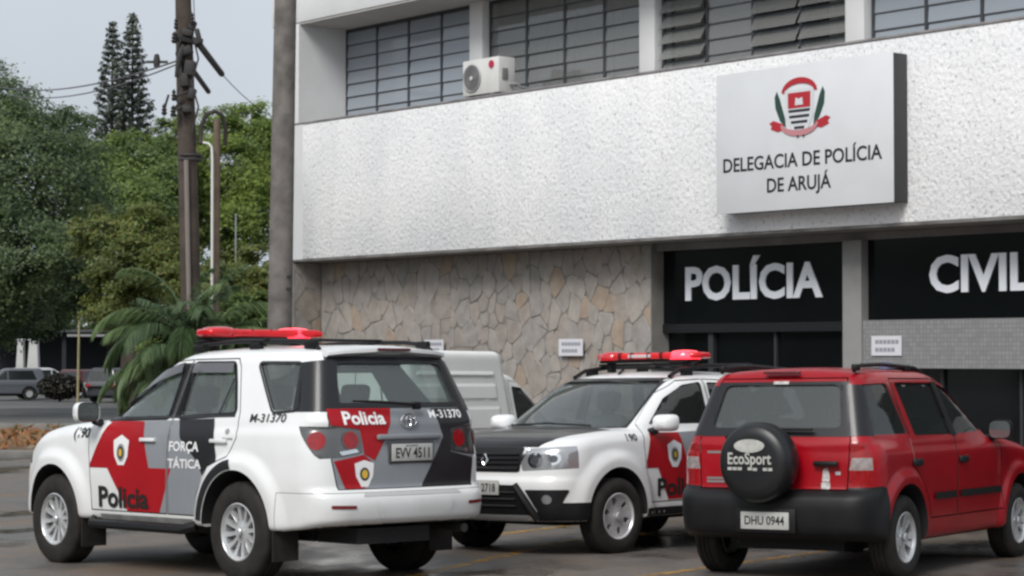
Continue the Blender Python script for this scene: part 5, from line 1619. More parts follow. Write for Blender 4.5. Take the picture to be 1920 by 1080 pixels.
# ---------------------------------------------------------------- white box van behind the patrol SUV
def make_van():
    def f(x, y, z):
        ay = np.abs(y)
        lo = smax(smax(ay - .78 - .02 * sstep(.3, .8, z), smax(x - 3.1 + .2 * y * y, -.72 - x, .05), .12), smax(z - np.interp(x, [1.9, 2.2, 2.9, 3.2], [1.02, 1.0, .86, .7]), .28 - z, .08), .08)
        bx = smax(smax(ay - (.80 - .03 * sstep(.9, 1.8, z)), smax(x - 1.16 + .22 * np.maximum(z - 1.0, 0) * 1.0, -.76 + .06 * np.maximum(z - .9, 0) - x, .04), .09), smax(z - 1.93, .6 - z, .1), .09)
        wn = math.hypot(.70, .85)
        cb = smax(smax((ay - (.74 - (z - 1.0) * .22)), (x - 2.25) * .70 / wn + (z - .98) * .85 / wn + .1 * y * y, .1), smax(z - 1.68, smax(.8 - z, .6 - x, .05), .08), .08)
        return smin(smin(lo, bx, .03), cb, .03)
    def cav(x, y, z):
        a = f(x, y, z) + .05
        return np.maximum(np.maximum(a, x - 1.95), np.maximum(1.2 - x, .6 - z))
    c = Car('delivery_van', f, (-1.0, -1.05, .1), (3.4, 1.05, 2.1), (-.4, 2.5, .7, .7), .035,
            on_ground(-1.29, 24.35, R(52)), 'white panel van with a tall ribbed cargo box behind the left police SUV', 'van')
    WF = rounded([(1.30, 1.53), (1.50, 1.51), (2.02, 1.05), (1.30, 1.03)], .03)
    WS = rounded([(-.54, 1.56), (.54, 1.56), (.64, 1.03), (-.64, 1.03)], .04)
    wells = []
    for xw in (0.0, 2.40):
        for sd_ in (1, -1):
            arch = [(xw + .34 * math.cos(a), .32 + .34 * math.sin(a)) for a in np.linspace(-.3, math.pi + .3, 28)] + [(xw - .36, .03), (xw + .36, .03)]
            wells.append(prism(arch, 'y', min(.5 * sd_, 1.3 * sd_), max(.5 * sd_, 1.3 * sd_)))
    VW = M('van_white', (.80, .81, .79), .42, coat=.3, var=.1, scale=2)
    c.shell(cav, [prism(WF, 'y', -1.3, 1.3), prism(WS, 'x', 1.4, 2.6)], wells, (1.4, 1.75, .95, .95), VW)
    FD = [(2.05, .42), (1.24, .42), (1.24, 1.60), (1.50, 1.57), (2.12, 1.02)]
    for sd_ in (1, -1):
        lo, hi = (.42, 1.3) if sd_ > 0 else (-1.3, -.42)
        d = c.take('door', prism(FD, 'y', lo, hi), VW, None, prism(grow(FD, -.006), 'y', lo, hi))
        k = 'L' if sd_ > 0 else 'R'
        c.patch('window', grow(WF, .012), k, DARKGL, -.013, d, .08)
        # pressed ribs of the cargo box
        for z0, z1 in ((1.62, 1.70), (1.36, 1.56), (1.02, 1.30)):
            x1 = .98 - .22 * (z1 - 1.0)
            lp = rounded([(-.60, z0), (x1, z0), (x1 - .03, z1), (-.60, z1)], .04)
            V, T = cdt_fill([lp, grow(lp, -.035)], .06)
            ins = [i for i in range(len(V)) if inpoly(grow(lp, -.033), V[i:i + 1])[0]]
            P = c.proj(k, V, .001); P2 = c.proj(k, V, .014)
            d_ = np.zeros(len(V), bool); d_[ins] = True
            P[d_] = P2[d_]
            T = c.orient(P, T, k)
            obj('pressed_rib', np_mesh('pressed_rib', P, T), VW, c.root)
            c.patch('pressed_panel', grow(lp, -.034), k, VW, .014, None, .1)
        mirror(c, sd_, 1.92, .86, 1.08, BLACKP, sy=.17, sz=.14)
    c.patch('windscreen', grow(WS, .015), 'front', DARKGL, -.012, None, .08)
    for sd_ in (1, -1):
        c.take('tail_light', prism([(sd_ * .62, .72), (sd_ * 1.1, .72), (sd_ * 1.1, .98), (sd_ * .62, .98)], 'x', -1.0, -.62), LAMPRED)
        c.take('headlight', prism([(sd_ * .42, .62), (sd_ * 1.1, .62), (sd_ * 1.1, .80), (sd_ * .42, .80)], 'x', 2.7, 3.4), LAMPCLR)
    c.patch('rear_door_seam', [(-.006, .5), (.006, .5), (.006, 1.7), (-.006, 1.7)], 'rear', DARKIN, .003, None, .1)
    c.body()
    H = ring_holes(8, .08, .125, .2, .10, .09, None, .01)
    for xw in (0, 2.40):
        for sd_ in (1, -1): c.wheel(xw, sd_, .30, .175, .175, H, .70, 0, dish=.02)
    return c
make_van()
# ---------------------------------------------------------------- trees, poles, far car park
def at(px, py, Y):
    """world point at distance Y in the direction of a photograph pixel"""
    c_, s_ = math.cos(R(1.78)), math.sin(R(1.78))
    u, v = (px - 960) / FPX, (540 - py) / FPX
    d = Vector((u, c_ - v * s_, s_ + v * c_))
    return Vector((0, 0, 1.7604)) + d * (Y / d.y)

def leafmat(name, c1, c2, c3, trans=.25):
    m = bpy.data.materials.new(name); m.use_nodes = True
    t = m.node_tree; t.nodes.clear()
    o = t.nodes.new('ShaderNodeOutputMaterial')
    g = t.nodes.new('ShaderNodeNewGeometry')
    r = t.nodes.new('ShaderNodeValToRGB')
    r.color_ramp.elements[0].color = (*c1, 1); r.color_ramp.elements[1].color = (*c3, 1)
    e = r.color_ramp.elements.new(.5); e.color = (*c2, 1)
    t.links.new(g.outputs['Random Per Island'], r.inputs[0])
    tc = t.nodes.new('ShaderNodeTexCoord'); n = t.nodes.new('ShaderNodeTexNoise'); n.inputs['Scale'].default_value = .55; n.inputs['Detail'].default_value = 3
    t.links.new(tc.outputs['Object'], n.inputs['Vector'])
    r2 = t.nodes.new('ShaderNodeValToRGB'); r2.color_ramp.elements[0].position = .35; r2.color_ramp.elements[1].position = .65
    r2.color_ramp.elements[0].color = (.6, .65, .6, 1); r2.color_ramp.elements[1].color = (1.35, 1.25, 1.0, 1)
    t.links.new(n.outputs['Fac'], r2.inputs[0])
    mu = t.nodes.new('ShaderNodeMix'); mu.data_type = 'RGBA'; mu.blend_type = 'MULTIPLY'; mu.inputs[0].default_value = 1
    t.links.new(r.outputs[0], mu.inputs[6]); t.links.new(r2.outputs[0], mu.inputs[7])
    d = t.nodes.new('ShaderNodeBsdfPrincipled'); d.inputs['Roughness'].default_value = .5
    tr = t.nodes.new('ShaderNodeBsdfTranslucent')
    ms = t.nodes.new('ShaderNodeMixShader'); ms.inputs[0].default_value = trans
    t.links.new(mu.outputs[2], d.inputs['Base Color']); t.links.new(mu.outputs[2], tr.inputs[0])
    t.links.new(d.outputs[0], ms.inputs[1]); t.links.new(tr.outputs[0], ms.inputs[2]); t.links.new(ms.outputs[0], o.inputs[0])
    return m
LF_DARK = leafmat('foliage_dark', (.065, .105, .062), (.105, .16, .08), (.15, .215, .095), .45)
LF_MID = leafmat('foliage_mid', (.10, .16, .055), (.15, .225, .07), (.21, .285, .09), .45)
LF_LIGHT = leafmat('foliage_light', (.13, .195, .05), (.19, .275, .062), (.26, .34, .095), .5)
LF_YEL = leafmat('foliage_yellow', (.09, .135, .042), (.135, .18, .052), (.22, .22, .07), .45)
LF_PINE_HAZE = leafmat('foliage_pine_hazed', (.085, .105, .10), (.115, .14, .13), (.15, .175, .16), .2)  # haze over the far conifers painted in as paler leaf colour
LF_PALM = leafmat('foliage_palm', (.075, .13, .055), (.125, .20, .085), (.22, .29, .15), .4)
BARK = M('bark', (.07, .055, .042), .95, var=.4, scale=5, bump=.5, bscale=14)

def leaves(P, N, size, rg, spread=.9):
    """one folded leaf sprig (two faces) per point; N: outward directions"""
    n = len(P)
    a = rg.normal(size=(n, 3)) * spread + N
    a /= np.linalg.norm(a, axis=1)[:, None]
    u = np.cross(a, rg.normal(size=(n, 3))); u /= np.linalg.norm(u, axis=1)[:, None] + 1e-9
    v = np.cross(a, u)
    s = size * rg.uniform(.6, 1.4, (n, 1))
    w_ = s * rg.uniform(.35, .6, (n, 1))
    A = P - u * s; B = P + v * w_ + a * s * .12; C = P + u * s * 1.0 - a * s * .2; D = P - v * w_ + a * s * .12
    V = np.stack([A, B, C, D], 1).reshape(-1, 3)
    Q = np.arange(4 * n).reshape(n, 4)
    return V, Q

def tree(name, label, base, lobes, n, size, mat, trunk_r, seed, group='trees beyond the road', fill=.35):
    """lobes: (dx, dy, z, rx, rz) ellipsoids of the crown relative to the base"""
    rg = np.random.default_rng(seed)
    e = empty(name, Matrix.Translation(base)); tag(e, label, 'shrub' if 'shrub' in name else 'tree', group)
    vol = np.array([l[3] ** 2 * l[4] for l in lobes]) ** .67
    P = []; N = []
    for l, k in zip(lobes, (vol / vol.sum() * n).astype(int)):
        # small clumps scattered through the lobe
        nc = max(6, k // 120)
        d = rg.normal(size=(nc, 3)); d /= np.linalg.norm(d, axis=1)[:, None]
        rr = rg.uniform(fill, 1.0, (nc, 1)) ** .5
        cc = d * rr * [l[3], l[3], l[4]] + [l[0], l[1], l[2]]
        idx = rg.integers(0, nc, k)
        off = rg.normal(size=(k, 3)) * (.15 * l[3])
        off[:, 2] *= .6
        P.append(cc[idx] + off); N.append(d[idx] * .7 + [0, -.25, .6])
    P = np.concatenate(P); N = np.concatenate(N)
    V, Q = leaves(P, N, size, rg, .38)
    obj('crown', np_mesh('crown', V, Q), mat, e)
    t = MB()
    zc = min(l[2] for l in lobes)
    top = Vector((np.mean([l[0] for l in lobes]), np.mean([l[1] for l in lobes]), zc))
    t.tube([(0, 0, -.3), (top.x * .1 + .1, top.y * .1, zc * .4), (top.x * .4, top.y * .4, zc * .8), tuple(top)], [trunk_r * 1.25, trunk_r, trunk_r * .85, trunk_r * .6], 9)
    for l in lobes:
        s_ = Vector((top.x * .35, top.y * .35, zc * .75)); q = Vector(l[:3])
        mid = s_.lerp(q, .5) + Vector((0, 0, -.08 * (q - s_).length))
        t.tube([s_, mid, q + Vector((0, 0, l[4] * .3))], [trunk_r * .55, trunk_r * .35, trunk_r * .12], 6)
    t.build('trunk', BARK, e, 50)
    return e

def crown_at(Y, items):
    """photo discs (px, py, r px, extra depth) -> base and lobes"""
    k = FPX / Y
    b = at(items[0][0], 700, Y); b.z = gz(b.x, b.y)
    out = []
    for (px, py, r_, dy) in items:
        q = at(px, py, Y + dy)
        out.append((q.x - b.x, q.y - b.y, q.z - b.z, r_ / k, r_ / k * .85))
    return b, out

b, L_ = crown_at(74, [(-90, 300, 190, 3), (30, 330, 150, 0), (110, 250, 75, 2), (60, 470, 120, -2), (-40, 520, 150, 0), (135, 400, 90, 1), (150, 520, 80, -1), (10, 200, 90, 1)])
tree('broadleaf_tree', 'big dark green broadleaf tree at the far left edge of the picture', b, L_, 95000, .075, LF_DARK, .35, 3)
b, L_ = crown_at(92, [(235, 400, 95, 0), (180, 330, 75, 2), (300, 330, 75, 3), (250, 290, 60, 4), (200, 470, 90, -1), (290, 480, 80, 0), (330, 260, 50, 5)])
tree('broadleaf_tree', 'mid green broadleaf tree directly below the twin conifers', b, L_, 65000, .085, LF_MID, .3, 4)
b, L_ = crown_at(98, [(430, 330, 100, 0), (400, 250, 55, 1), (470, 240, 60, 2), (490, 330, 80, 3), (380, 400, 80, 0), (450, 420, 80, -1), (330, 300, 50, 2), (540, 300, 90, 4)])
tree('broadleaf_tree', 'bright green tree between the wooden and the concrete utility pole', b, L_, 65000, .088, LF_LIGHT, .3, 5)
b, L_ = crown_at(66, [(240, 500, 75, 0), (190, 440, 60, 1), (310, 520, 70, 0), (270, 430, 55, 1), (330, 450, 45, 2), (200, 560, 60, 0)])
tree('broadleaf_tree', 'yellowish thin-leaved tree left of the wooden pole above the palm', b, L_, 28000, .065, LF_YEL, .18, 6, fill=.2)
b, L_ = crown_at(60, [(430, 510, 50, 0), (480, 500, 45, 0), (390, 540, 50, 0), (460, 560, 60, 0), (520, 540, 50, 0)])
tree('broadleaf_tree', 'low yellow-green tree beside the concrete pole behind the palm', b, L_, 22000, .06, LF_YEL, .14, 7)
b, L_ = crown_at(84, [(-40, 600, 70, 0), (60, 590, 60, 0), (15, 560, 60, 0), (110, 580, 45, 0)])
tree('broadleaf_tree', 'low dark tree under the big tree at the left edge', b, L_, 28000, .08, LF_DARK, .2, 8)
b, L_ = crown_at(108, [(250, 590, 60, 0), (330, 580, 60, 0), (420, 600, 60, 0), (480, 590, 60, 0), (300, 640, 60, 0), (400, 650, 50, 0), (200, 560, 60, 0)])
tree('hedge', 'dark green hedge mass behind the palm fronds', b, L_, 30000, .10, LF_DARK, .2, 9)

b, L_ = crown_at(36, [(430, 600, 60, 0), (480, 590, 50, 0), (380, 620, 60, .5), (470, 650, 60, 0), (310, 640, 50, .5), (520, 620, 50, 0)])
tree('broadleaf_shrub', 'leafy green shrub filling the gap between the palm and the concrete pole', b, L_, 16000, .05, LF_MID, .06, 12)

def conifer(label, px, Y, top_py, base_r, seed):
    """tall tropical conifer: whorls of upswept branches with gaps between the tiers"""
    rg = np.random.default_rng(seed)
    T_ = at(px, top_py, Y)
    e = empty('conifer_tree', Matrix.Translation((T_.x, T_.y, gl))); tag(e, label, 'tree', 'twin conifers')
    H = T_.z - gl
    t = MB().tube([(0, 0, 0), (0, 0, H * .5), (0, 0, H)], [.28, .18, .02], 8)
    P = []; N = []
    z = H * .45
    while z < H - .15:
        f_ = (H - z) / (H * .55)
        r_ = base_r * (f_ ** .75) * rg.uniform(.85, 1.1) + .08
        nb = max(5, int(11 * f_ ** .5))
        a0 = rg.uniform(0, 6.28)
        for k in range(nb):
            a = a0 + 2 * math.pi * k / nb + rg.uniform(-.2, .2)
            rr = r_ * rg.uniform(.75, 1.1)
            d = np.array([math.cos(a), math.sin(a), .0])
            tip = d * rr + np.array([0, 0, z + .32 * rr])
            if rr > .5: t.tube([(0, 0, z), tuple(d * rr * .5 + [0, 0, z + .05 * rr]), tuple(tip)], [.035, .022, .008], 4)
            m_ = int(46 * rr) + 8
            u = rg.uniform(.25, 1.0, m_) ** .7
            q = d[None] * (u * rr)[:, None]
            q[:, 2] = z + .32 * rr * u ** 2
            P.append(q + rg.normal(size=(m_, 3)) * [.09, .09, .07]); N.append(np.tile(d * .5 + [0, 0, .8], (m_, 1)))
        z += .34 + .22 * f_
    V, Q = leaves(np.concatenate(P), np.concatenate(N), .12, rg, .5)
    obj('crown', np_mesh('crown', V, Q), LF_PINE_HAZE, e)
    t.build('trunk', BARK, e, 50)
conifer('left and slightly lower one of the twin conifers against the sky', 211, 128, 42, 2.1, 21)
conifer('right and taller one of the twin conifers against the sky', 249, 130, 26, 2.2, 22)

# palm clump behind the patrol car --------------------------------------
def palm():
    rg = np.random.default_rng(5)
    b = at(362, 690, 29.0); b.z = gz(b.x, b.y)
    e = empty('palm', Matrix.Translation(b)); tag(e, 'clump-forming palm with arching fronds behind the left police SUV', 'palm')
    st = MB()
    for k in range(6):
        a = rg.uniform(0, 6.28); r_ = rg.uniform(.05, .22)
        st.tube([(r_ * math.cos(a), r_ * math.sin(a), 0), (r_ * 1.4 * math.cos(a), r_ * 1.4 * math.sin(a), 2.1)], [.05, .04], 7)
    st.build('stem', M('palm_stem', (.10, .11, .05), .8, var=.4, scale=6), e, 50)
    for k in range(64):
        a = 2 * math.pi * k / 64 * 5.0 + rg.uniform(-.3, .3)
        L0 = rg.uniform(1.0, 1.5); el = rg.uniform(-.15, 1.40); droop = rg.uniform(1.0, 1.9)
        d = np.array([math.cos(a), math.sin(a)])
        p = np.array([d[0] * .1, d[1] * .1, 1.75 + rg.uniform(0, .6)])
        pts = [p.copy()]; th = el
        n = 14
        for i in range(n):
            p = p + np.array([d[0] * math.cos(th), d[1] * math.cos(th), math.sin(th)]) * (L0 / n)
            th -= droop / n * (.5 + 1.3 * i / n)
            pts.append(p.copy())
        fr = MB().tube([tuple(q) for q in pts], [.012] * 4 + [.009] * 5 + [.005] * (len(pts) - 9), 4)
        side = np.array([-d[1], d[0], 0])
        for i in range(2, len(pts)):
            for sub in (0, .17, .33, .5, .67, .83):
                q = pts[i - 1] * (1 - sub) + pts[i] * sub
                t_ = pts[i] - pts[i - 1]; t_ /= np.linalg.norm(t_)
                u = (i - 1 + sub) / len(pts)
                ll = (.30 * math.sin(math.pi * min(1, u * .85 + .12)) + .08) * rg.uniform(.85, 1.1)
                for s_ in (1, -1):
                    dr = side * s_ * .62 + t_ * .8 + np.array([0, 0, -.38 + rg.uniform(-.15, .15)])
                    dr /= np.linalg.norm(dr)
                    w_ = np.cross(dr, [0, 0, 1]); w_ /= np.linalg.norm(w_); w_ = w_ * .0115
                    m1 = q + dr * ll * .5 + np.array([0, 0, .01]); tip = q + dr * ll + np.array([0, 0, -.28 * ll])
                    fr.add([tuple(q), tuple(m1 + w_), tuple(tip), tuple(m1 - w_)], [(0, 1, 2, 3)])
        fr.build('frond', LF_PALM, e, None, fix=False)
palm()

# poles ----------------------------------------------------------------
WOOD = M('weathered_wood', (.085, .065, .052), .9, var=.45, scale=4, bump=.4, bscale=20)
DKMET = M('dark_fittings', (.03, .028, .028), .7)
CPOLE = M('concrete_pole', (.19, .175, .162), .9, col2=(.10, .09, .082), scale=5.0, bump=.25, bscale=25, detail=9)
def pole_pts(a, b, Y): return at(*a, Y), at(*b, Y)
A, B = pole_pts((524, 640), (536, -40), 26.5)
dv = (A - B) / (A.z - B.z)
A = A + dv * (gz(A.x, A.y) - A.z); B = B + dv * .9
e = empty('concrete_pole', Matrix.Translation(A)); tag(e, 'thick grey concrete utility pole in front of the station corner', 'utility pole', 'utility poles')
MB().tube([(0, 0, 0), tuple((B - A) * .5), tuple(B - A)], [.162, .15, .135], 14).build('shaft', CPOLE, e, 50)
for zz in (2.2, 2.32):
    MB().tube([tuple((B - A) * (zz / 6) + Vector((.10, -.12, 0))), tuple((B - A) * (zz / 6) + Vector((.14, -.16, 0)))], .018, 6).build('bolt', DKMET, e)

Y0 = 31.0
A, B = pole_pts((360, 640), (342, -60), Y0)
dv = (A - B) / (A.z - B.z)
A = A + dv * (gz(A.x, A.y) - A.z)
wp = empty('wooden_pole', Matrix.Translation(A)); tag(wp, 'dark wooden utility pole with crossarms left of the concrete pole', 'utility pole', 'utility poles')
H_ = B - A
MB().tube([(0, 0, 0), tuple(H_ * .45), tuple(H_ * .8), tuple(H_)], [.155, .145, .13, .11], 12).build('shaft', WOOD, wp, 50)
MB().tube([tuple(at(356, 640, Y0 - .18) - A), tuple(at(349, 300, Y0 - .18) - A)], .035, 8).build('conduit', M('pale_conduit', (.20, .175, .155), .7), wp, 40)
def loc(px, py, Y): return at(px, py, Y) - A
def arm(p0, p1, r_): MB().tube([p0, p1], r_, 6).build('crossarm', DKMET, wp, 30)
arm(loc(368, 76, Y0 - .35), loc(416, 139, Y0 + 3.4), .05)
arm(loc(330, 70, Y0 - .2), loc(380, 80, Y0 - .1), .055)
arm(loc(352, 118, Y0 - .2), loc(391, 172, Y0 + 2.6), .04)
MB().box(tuple(loc(372, 68, Y0 - .3)), (.07, .10, .22), Matrix.Rotation(R(-14), 3, 'Y'), .015).build('bracket', DKMET, wp, 35)
MB().tube([loc(331, 145, Y0 - .2), loc(336, 108, Y0 - .25), loc(344, 85, Y0 - .2)], [.03, .045, .03], 8).build('cable_bundle', DKMET, wp, 40)
for (px, py, r_) in ((330, 44, .035), (327, 70, .05), (372, 78, .05), (308, 205, .045), (325, 208, .05), (326, 178, .04), (360, 34, .04)):
    c_ = loc(px, py, Y0 - .25)
    MB().lathe([(.001, -.09), (r_ * .6, -.085), (r_, -.05), (r_ * .55, -.03), (r_ * .95, -.005), (r_ * .5, .02), (r_ * .8, .045), (.001, .09)], tuple(c_), 'z', 10).build('insulator', DKMET, wp, 40)
for a_, b_ in (((316, 178), (308, 204)), ((338, 190), (324, 208)), ((352, 172), (327, 182)), ((352, 196), (330, 206))):
    MB().tube([loc(*a_, Y0 - .2), loc(*b_, Y0 - .25)], .02, 6).build('bracket', DKMET, wp, 40)
for py in (292, 300):
    MB().lathe([(.17, -.02), (.18, 0), (.17, .02)], tuple(loc(357, py, Y0)), 'z', 14).build('band', DKMET, wp, 40)
for (px, py, sx_, sz_, tl) in ((352, 62, .16, .10, 10), (348, 96, .20, .12, -20), (356, 128, .15, .22, 8), (346, 150, .12, .20, -6), (360, 176, .10, .16, 15), (351, 205, .13, .10, 0), (338, 128, .07, .26, -8), (361, 48, .09, .14, 20)):
    MB().box(tuple(loc(px, py, Y0 - .16)), (sx_, .16, sz_), Matrix.Rotation(R(tl), 3, 'Y'), .02).build('fitting', DKMET, wp, 35)
for a_, m_, b_ in (((344, 60), (330, 100), (342, 150)), ((360, 60), (372, 110), (358, 160)), ((340, 150), (330, 185), (346, 225)), ((358, 150), (372, 200), (360, 250))):
    MB().tube([loc(*a_, Y0 - .2), loc(*m_, Y0 - .24), loc(*b_, Y0 - .2)], .014, 6).build('cable', DKMET, wp, 40)
lp = [loc(376, 270, Y0 - .1), loc(376, 238, Y0), loc(386, 216, Y0), loc(402, 208, Y0), loc(416, 216, Y0 + .1), loc(423, 240, Y0 + .2), loc(422, 272, Y0 + .3)]
MB().tube(lp, .033, 8).build('cable_loop', M('cable_brown', (.05, .045, .035), .8), wp, 50)

Y1 = 47.0
A2, B2 = pole_pts((403, 640), (407, 224), Y1)
A2.z = gz(A2.x, A2.y)
lpz = empty('slim_pole', Matrix.Translation(A2)); tag(lpz, 'slim brown post just right of the wooden utility pole', 'utility pole', 'utility poles')
MB().tube([(0, 0, 0), tuple(B2 - A2)], [.095, .075], 10).build('shaft', M('slim_wood', (.17, .125, .09), .9, var=.35, scale=3), lpz, 50)
pp = empty('white_pipe', Matrix.Translation(A2)); tag(pp, 'white bent pipe standing against the slim brown post', 'pipe')
MB().tube([at(397, 640, Y1 - .2) - A2, at(398, 300, Y1 - .2) - A2, at(397, 276, Y1 - .2) - A2, at(391, 269, Y1 - .2) - A2, at(379, 267, Y1 - .2) - A2], .028, 8).build('pipe', M('pipe_white', (.66, .66, .64), .5), pp, 50)

def wire(a, Ya, b, Yb, sag, label, r_=.012):
    P, Q = at(*a, Ya), at(*b, Yb)
    pts = [P.lerp(Q, k / 16) - Vector((0, 0, sag * 4 * (k / 16) * (1 - k / 16))) for k in range(17)]
    o = MB().tube([p - P for p in pts], r_, 5).build('wire', M('wire_grey', (.10, .10, .11), .7), None)
    o.location = P
    tag(o, label, 'wire', 'overhead wires')
    return o
wire((-40, 152), 60, (338, 112), Y0 - .2, .35, 'upper overhead wire crossing the sky left of the wooden pole', .014)
wire((-40, 158), 60, (338, 118), Y0 - .2, .45, 'second overhead wire just below the upper one in the sky', .012)
wire((416, 139), Y0 + 3.4, (620, 215), 52, .5, 'thin wire running from the crossarm towards the trees on the right', .008)
wire((362, -20), Y0, (366, 60), Y0 - .1, .0, 'short thin drop wire beside the top of the wooden pole', .008)
spc = MB().lathe([(.001, -.12), (.05, -.1), (.06, 0), (.04, .1), (.001, .12)], (0, 0, 0), 'z', 10)
spc.box((0, 0, -.02), (.36, .04, .04))
o = spc.build('wire_spacer', DKMET, None, 40); o.location = at(294, 114, 35); tag(o, 'dark spacer clamp hanging on the overhead wires beside the conifers', 'wire clamp')

# far car park -----------------------------------------------------------
def far_car(label, px, py, Y, ang, paint, hgt=1.45, seed=0, shape='hatch'):
    rear_t = {'hatch': -.45, 'suv': -.62, 'pickup': .55}[shape]
    def f(x, y, z):
        ay = np.abs(y)
        zt = np.interp(x, [-1, 1.7, 2.2, 3.1, 3.3], [.95, .95, .94, .78, .66])
        L = smax(smax(ay - .82, smax(x - 3.2 + .25 * y * y, -.72 + .1 * y * y - x, .05), .2), smax(z - zt, .28 - z, .1), .1)
        G = smax(smax((ay - (.78 - (z - .95) * .3)), smax((x - 2.05) * .53 + (z - .95) * .85, (rear_t - .18 - x) * .9 + (z - .95) * .3, .06), .12), smax(z - hgt, .7 - z, .12), .12)
        return smin(L, G, .04)
    p = at(px, py, Y)
    c = Car('parked_car', f, (-1, -1.05, .1), (3.5, 1.05, 1.9), (-.3, 2.6, .66, .66), .07, on_ground(p.x, p.y, ang), label, 'car', 'cars in the far car park')
    c.root.matrix_world = Matrix.Translation((p.x, p.y, gl + .02)) @ Matrix.Rotation(ang, 4, 'Z') @ Matrix.Translation((-1.25, 0, 0))
    c.me = solid('body', f, c.b0, c.b1, c.core, .07)
    c.paint = paint
    wells = []
    for xw in (0, 2.45):
        for s_ in (1, -1):
            wells.append(prism([(xw + .36 * math.cos(t), .32 + .36 * math.sin(t)) for t in np.linspace(-.3, math.pi + .3, 20)] + [(xw - .38, 0), (xw + .38, 0)], 'y', min(.5 * s_, 1.3 * s_), max(.5 * s_, 1.3 * s_)))
    c.me = booleans(c.me, [(w_, 'DIFFERENCE') for w_ in wells])
    c.body()
    gm = M('far_glass', (.015, .018, .02), .12, coat=.6)
    top = hgt - .12
    for k in ('L', 'R'):
        c.patch('window', [(1.05, .98), (1.85, .98), (1.42, top), (1.05, top)], k, gm, .004, None, .15)
        c.patch('window', [(rear_t + .25, .98), (.98, .98), (.98, top), (rear_t + .45, top)], k, gm, .004, None, .15)
    c.patch('windscreen', [(-.62, .99), (.62, .99), (.5, top), (-.5, top)], 'front', gm, .004, None, .15)
    c.patch('rear_window', [(-.6, .99), (.6, .99), (.5, top), (-.5, top)], 'rear', gm, .004, None, .15)
    for s_ in (1, -1):
        c.patch('tail_light', [(s_ * .5, .72), (s_ * .7, .72), (s_ * .7, .88), (s_ * .5, .88)], 'rear', LAMPRED, .005, None, .1)
        c.patch('headlight', [(s_ * .42, .60), (s_ * .66, .60), (s_ * .66, .72), (s_ * .42, .72)], 'front', LAMPCLR, .005, None, .1)
        for xw in (0, 2.45):
            e_ = empty('wheel', None, c.root); e_.location = (xw, s_ * .72, .31)
            MB().lathe([(.17, .09), (.30, .09), (.31, .05), (.31, -.05), (.30, -.09), (.17, -.09)], n=18).build('tyre', RUBBER, e_, 40)
            MB().lathe([(.185, .08), (.05, .07), (.001, .07)] if s_ > 0 else [(.185, -.08), (.05, -.07), (.001, -.07)], n=18).build('rim', ALLOY, e_, 40)
    MB().box((1.2, 0, .25), (2.6, .9, .1)).build('chassis', DARKIN, c.root)
far_car('pale grey estate car at the left edge of the far car park', 2, 742, 104, R(200), M('far_grey_shaded', (.09, .10, .115), .35, coat=.4), 1.55, shape='suv')  # grey darkened in the paint to stand for shade under the trees
far_car('silver car with bright side window in the far car park', 95, 742, 108, R(35), M('far_silver', (.5, .5, .51), .3, coat=.5), 1.55, shape='suv')
far_car('dark red car beside the silver car in the far car park', 172, 738, 110, R(62), M('far_red', (.085, .02, .02), .35, coat=.5), 1.45)
far_car('dark grey car below the palm at the right of the far car park', 225, 742, 100, R(75), M('far_dark', (.035, .038, .045), .3, coat=.5), 1.6, shape='suv')
b = at(112, 744, 101); b.z = gl
rg = np.random.default_rng(31)
e = empty('shrub', Matrix.Translation(b)); tag(e, 'dark rounded shrub in front of the silver car in the far car park', 'shrub')
d = rg.normal(size=(1500, 3)); d /= np.linalg.norm(d, axis=1)[:, None]
V, Q = leaves(d * rg.uniform(.4, 1, (1500, 1)) ** .4 * [1.05, .9, .62] + [0, 0, .72], d, .11, rg)
obj('foliage', np_mesh('foliage', V, Q), leafmat('shrub_leaf', (.012, .012, .010), (.02, .018, .014), (.03, .028, .02)), e)
MB().tube([(0, 0, 0), (0, 0, .6)], [.08, .05], 6).build('stem', BARK, e)

# dark shed behind the far cars, white gate piers, post ---------------------
q = at(165, 700, 126)
shed = empty('shed', Matrix.Translation((q.x, q.y, gl))); tag(shed, 'dark open-fronted shed behind the far parked cars under the trees', 'shed')
SHD = M('shed_wall', (.012, .015, .022), .8, var=.3, scale=.8)
MB().box((4.5, 3.0, 1.75), (22, .3, 3.9)).build('back_wall', SHD, shed)
for xx in (-6.4, -1.4, 3.6, 8.6): MB().box((xx, 0, 1.7), (.25, .25, 3.7)).build('post', SHD, shed)
MB().box((4.5, 1.4, 3.62), (22.6, 4.2, .16)).build('roof', M('shed_roof', (.05, .052, .055), .6), shed)
MB().box((.2, -.95, 3.35), (2.4, .5, .14)).build('fascia', M('shaded_fascia', (.22, .22, .22), .6), shed)  # pale board darkened in its colour for the same tree shade
PIER = M('white_wall', (.55, .55, .54), .8, var=.2, scale=1)
for i, (px, w0, lab) in enumerate(((38, .42, 'left narrow white gate pier under the dark tree'), (62, .62, 'right wide white gate pier under the dark tree'))):
    q = at(px, 700, 116); k = 116 / FPX
    e = empty('gate_pier', Matrix.Translation((q.x, q.y, gl))); tag(e, lab, 'pier', 'white gate piers')
    MB().prism([(-w0 / 2 * 1.25, 0), (w0 / 2 * 1.25, 0), (w0 / 2 * .8, 3.0), (-w0 / 2 * .5, 3.0)], -.25, .25, 'y').build('shaft', PIER, e)
    MB().box((w0 * .07, 0, 3.04), (w0 * .9, .6, .08)).build('cap', PIER, e)
q = at(146, 700, 98); tq = at(147, 586, 98)
e = empty('slim_post', Matrix.Translation((q.x, q.y, gl))); tag(e, 'thin yellowish post standing in the far car park', 'post')
MB().tube([(0, 0, 0), (.05, 0, tq.z - gl)], [.065, .05], 8).build('shaft', M('post_yellow', (.33, .29, .16), .7, var=.2, scale=3), e, 50)
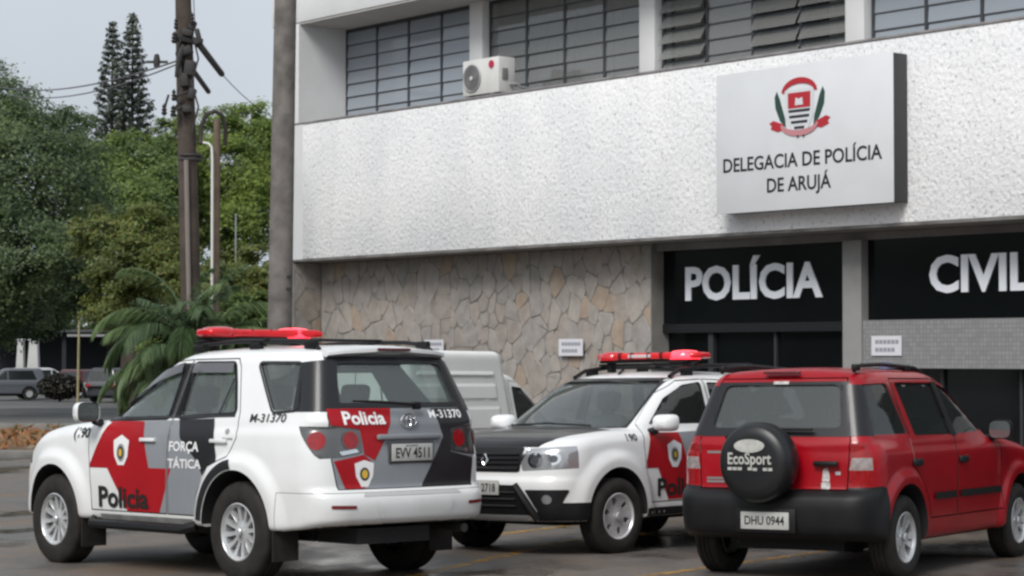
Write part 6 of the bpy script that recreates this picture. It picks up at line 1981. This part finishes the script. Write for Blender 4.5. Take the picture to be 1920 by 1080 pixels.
MB().tube([(.05, 0, tq.z - gl - .06), (.35, 0, tq.z - gl + .02)], .04, 6).build('arm', M('post_yellow', (.33, .29, .16)), e)
for px, py0, py1, lab in ((442, 405, 470, 'thin pale post among the trees right of the slim pole'),):
    q0, q1 = at(px, py1, 72), at(px, py0, 72)
    e = empty('slim_post', Matrix.Translation((q0.x, q0.y, gl))); tag(e, lab, 'post')
    MB().tube([(0, 0, 0), (0, 0, q1.z - gl)], .03, 8).build('shaft', M('pale_post', (.22, .24, .23), .6), e, 50)
    MB().box((0, 0, q1.z - gl + .03), (.09, .09, .06), None, .02).build('cap', M('pale_post', (.40, .42, .42)), e, 35)
# distant tree line closing the view, then an unseen run round the yard added to darken reflections
rg = np.random.default_rng(77)
def treeline(name, path, n, size, label, h0):
    seg = np.array(path, float)
    ln = np.hypot(*(seg[1:] - seg[:-1]).T); cum = np.concatenate([[0], np.cumsum(ln)])
    u = rg.uniform(0, cum[-1], n)
    X = np.interp(u, cum, seg[:, 0]) + rg.normal(size=n) * 2.2; Y = np.interp(u, cum, seg[:, 1]) + rg.normal(size=n) * 2.2
    hh = h0 + 2.2 * np.sin(u * .23) + 1.3 * np.sin(u * .71 + 1) + rg.normal(size=n) * .3
    P = np.stack([X, Y, gl + rg.uniform(0, 1, n) ** .8 * hh], -1)
    V, Q = leaves(P, np.tile([0, -.3, .6], (n, 1)), size, rg)
    o = obj(name, np_mesh(name, V, Q), LF_DARK); tag(o, label, 'trees', kind='stuff')
treeline('far_trees', [(-62, 158), (16, 158)], 26000, .36, 'dark far-off line of trees closing the view on the left', 8.5)
treeline('unseen_trees', [(-70, 150), (-64, 100), (-50, 60), (-44, 20), (-40, -30), (-10, -48), (40, -48), (70, -20)], 52000, .42, 'unseen line of trees outside the picture, added to darken reflections', 9.0)


rg = np.random.default_rng(91)
n = 9000
P = np.stack([rg.uniform(-30, 6, n), rg.uniform(47.4, 58.6, n), np.zeros(n)], -1)
P[:, 2] = gl + .13 + rg.uniform(0, .22, n) * (.4 + .6 * (np.sin(P[:, 0] * 2.1) * np.sin(P[:, 1] * 1.7 + 1) > 0))
V, Q = leaves(P, np.tile([0, -.4, .7], (n, 1)), .10, rg, .5)
tag(obj('bedding_plants', np_mesh('bedding_plants', V, Q), leafmat('bedding_leaf', (.09, .10, .05), (.22, .11, .05), (.33, .13, .045), .2)), 'orange and green bedding plants along the far side of the road', 'plants', kind='stuff')
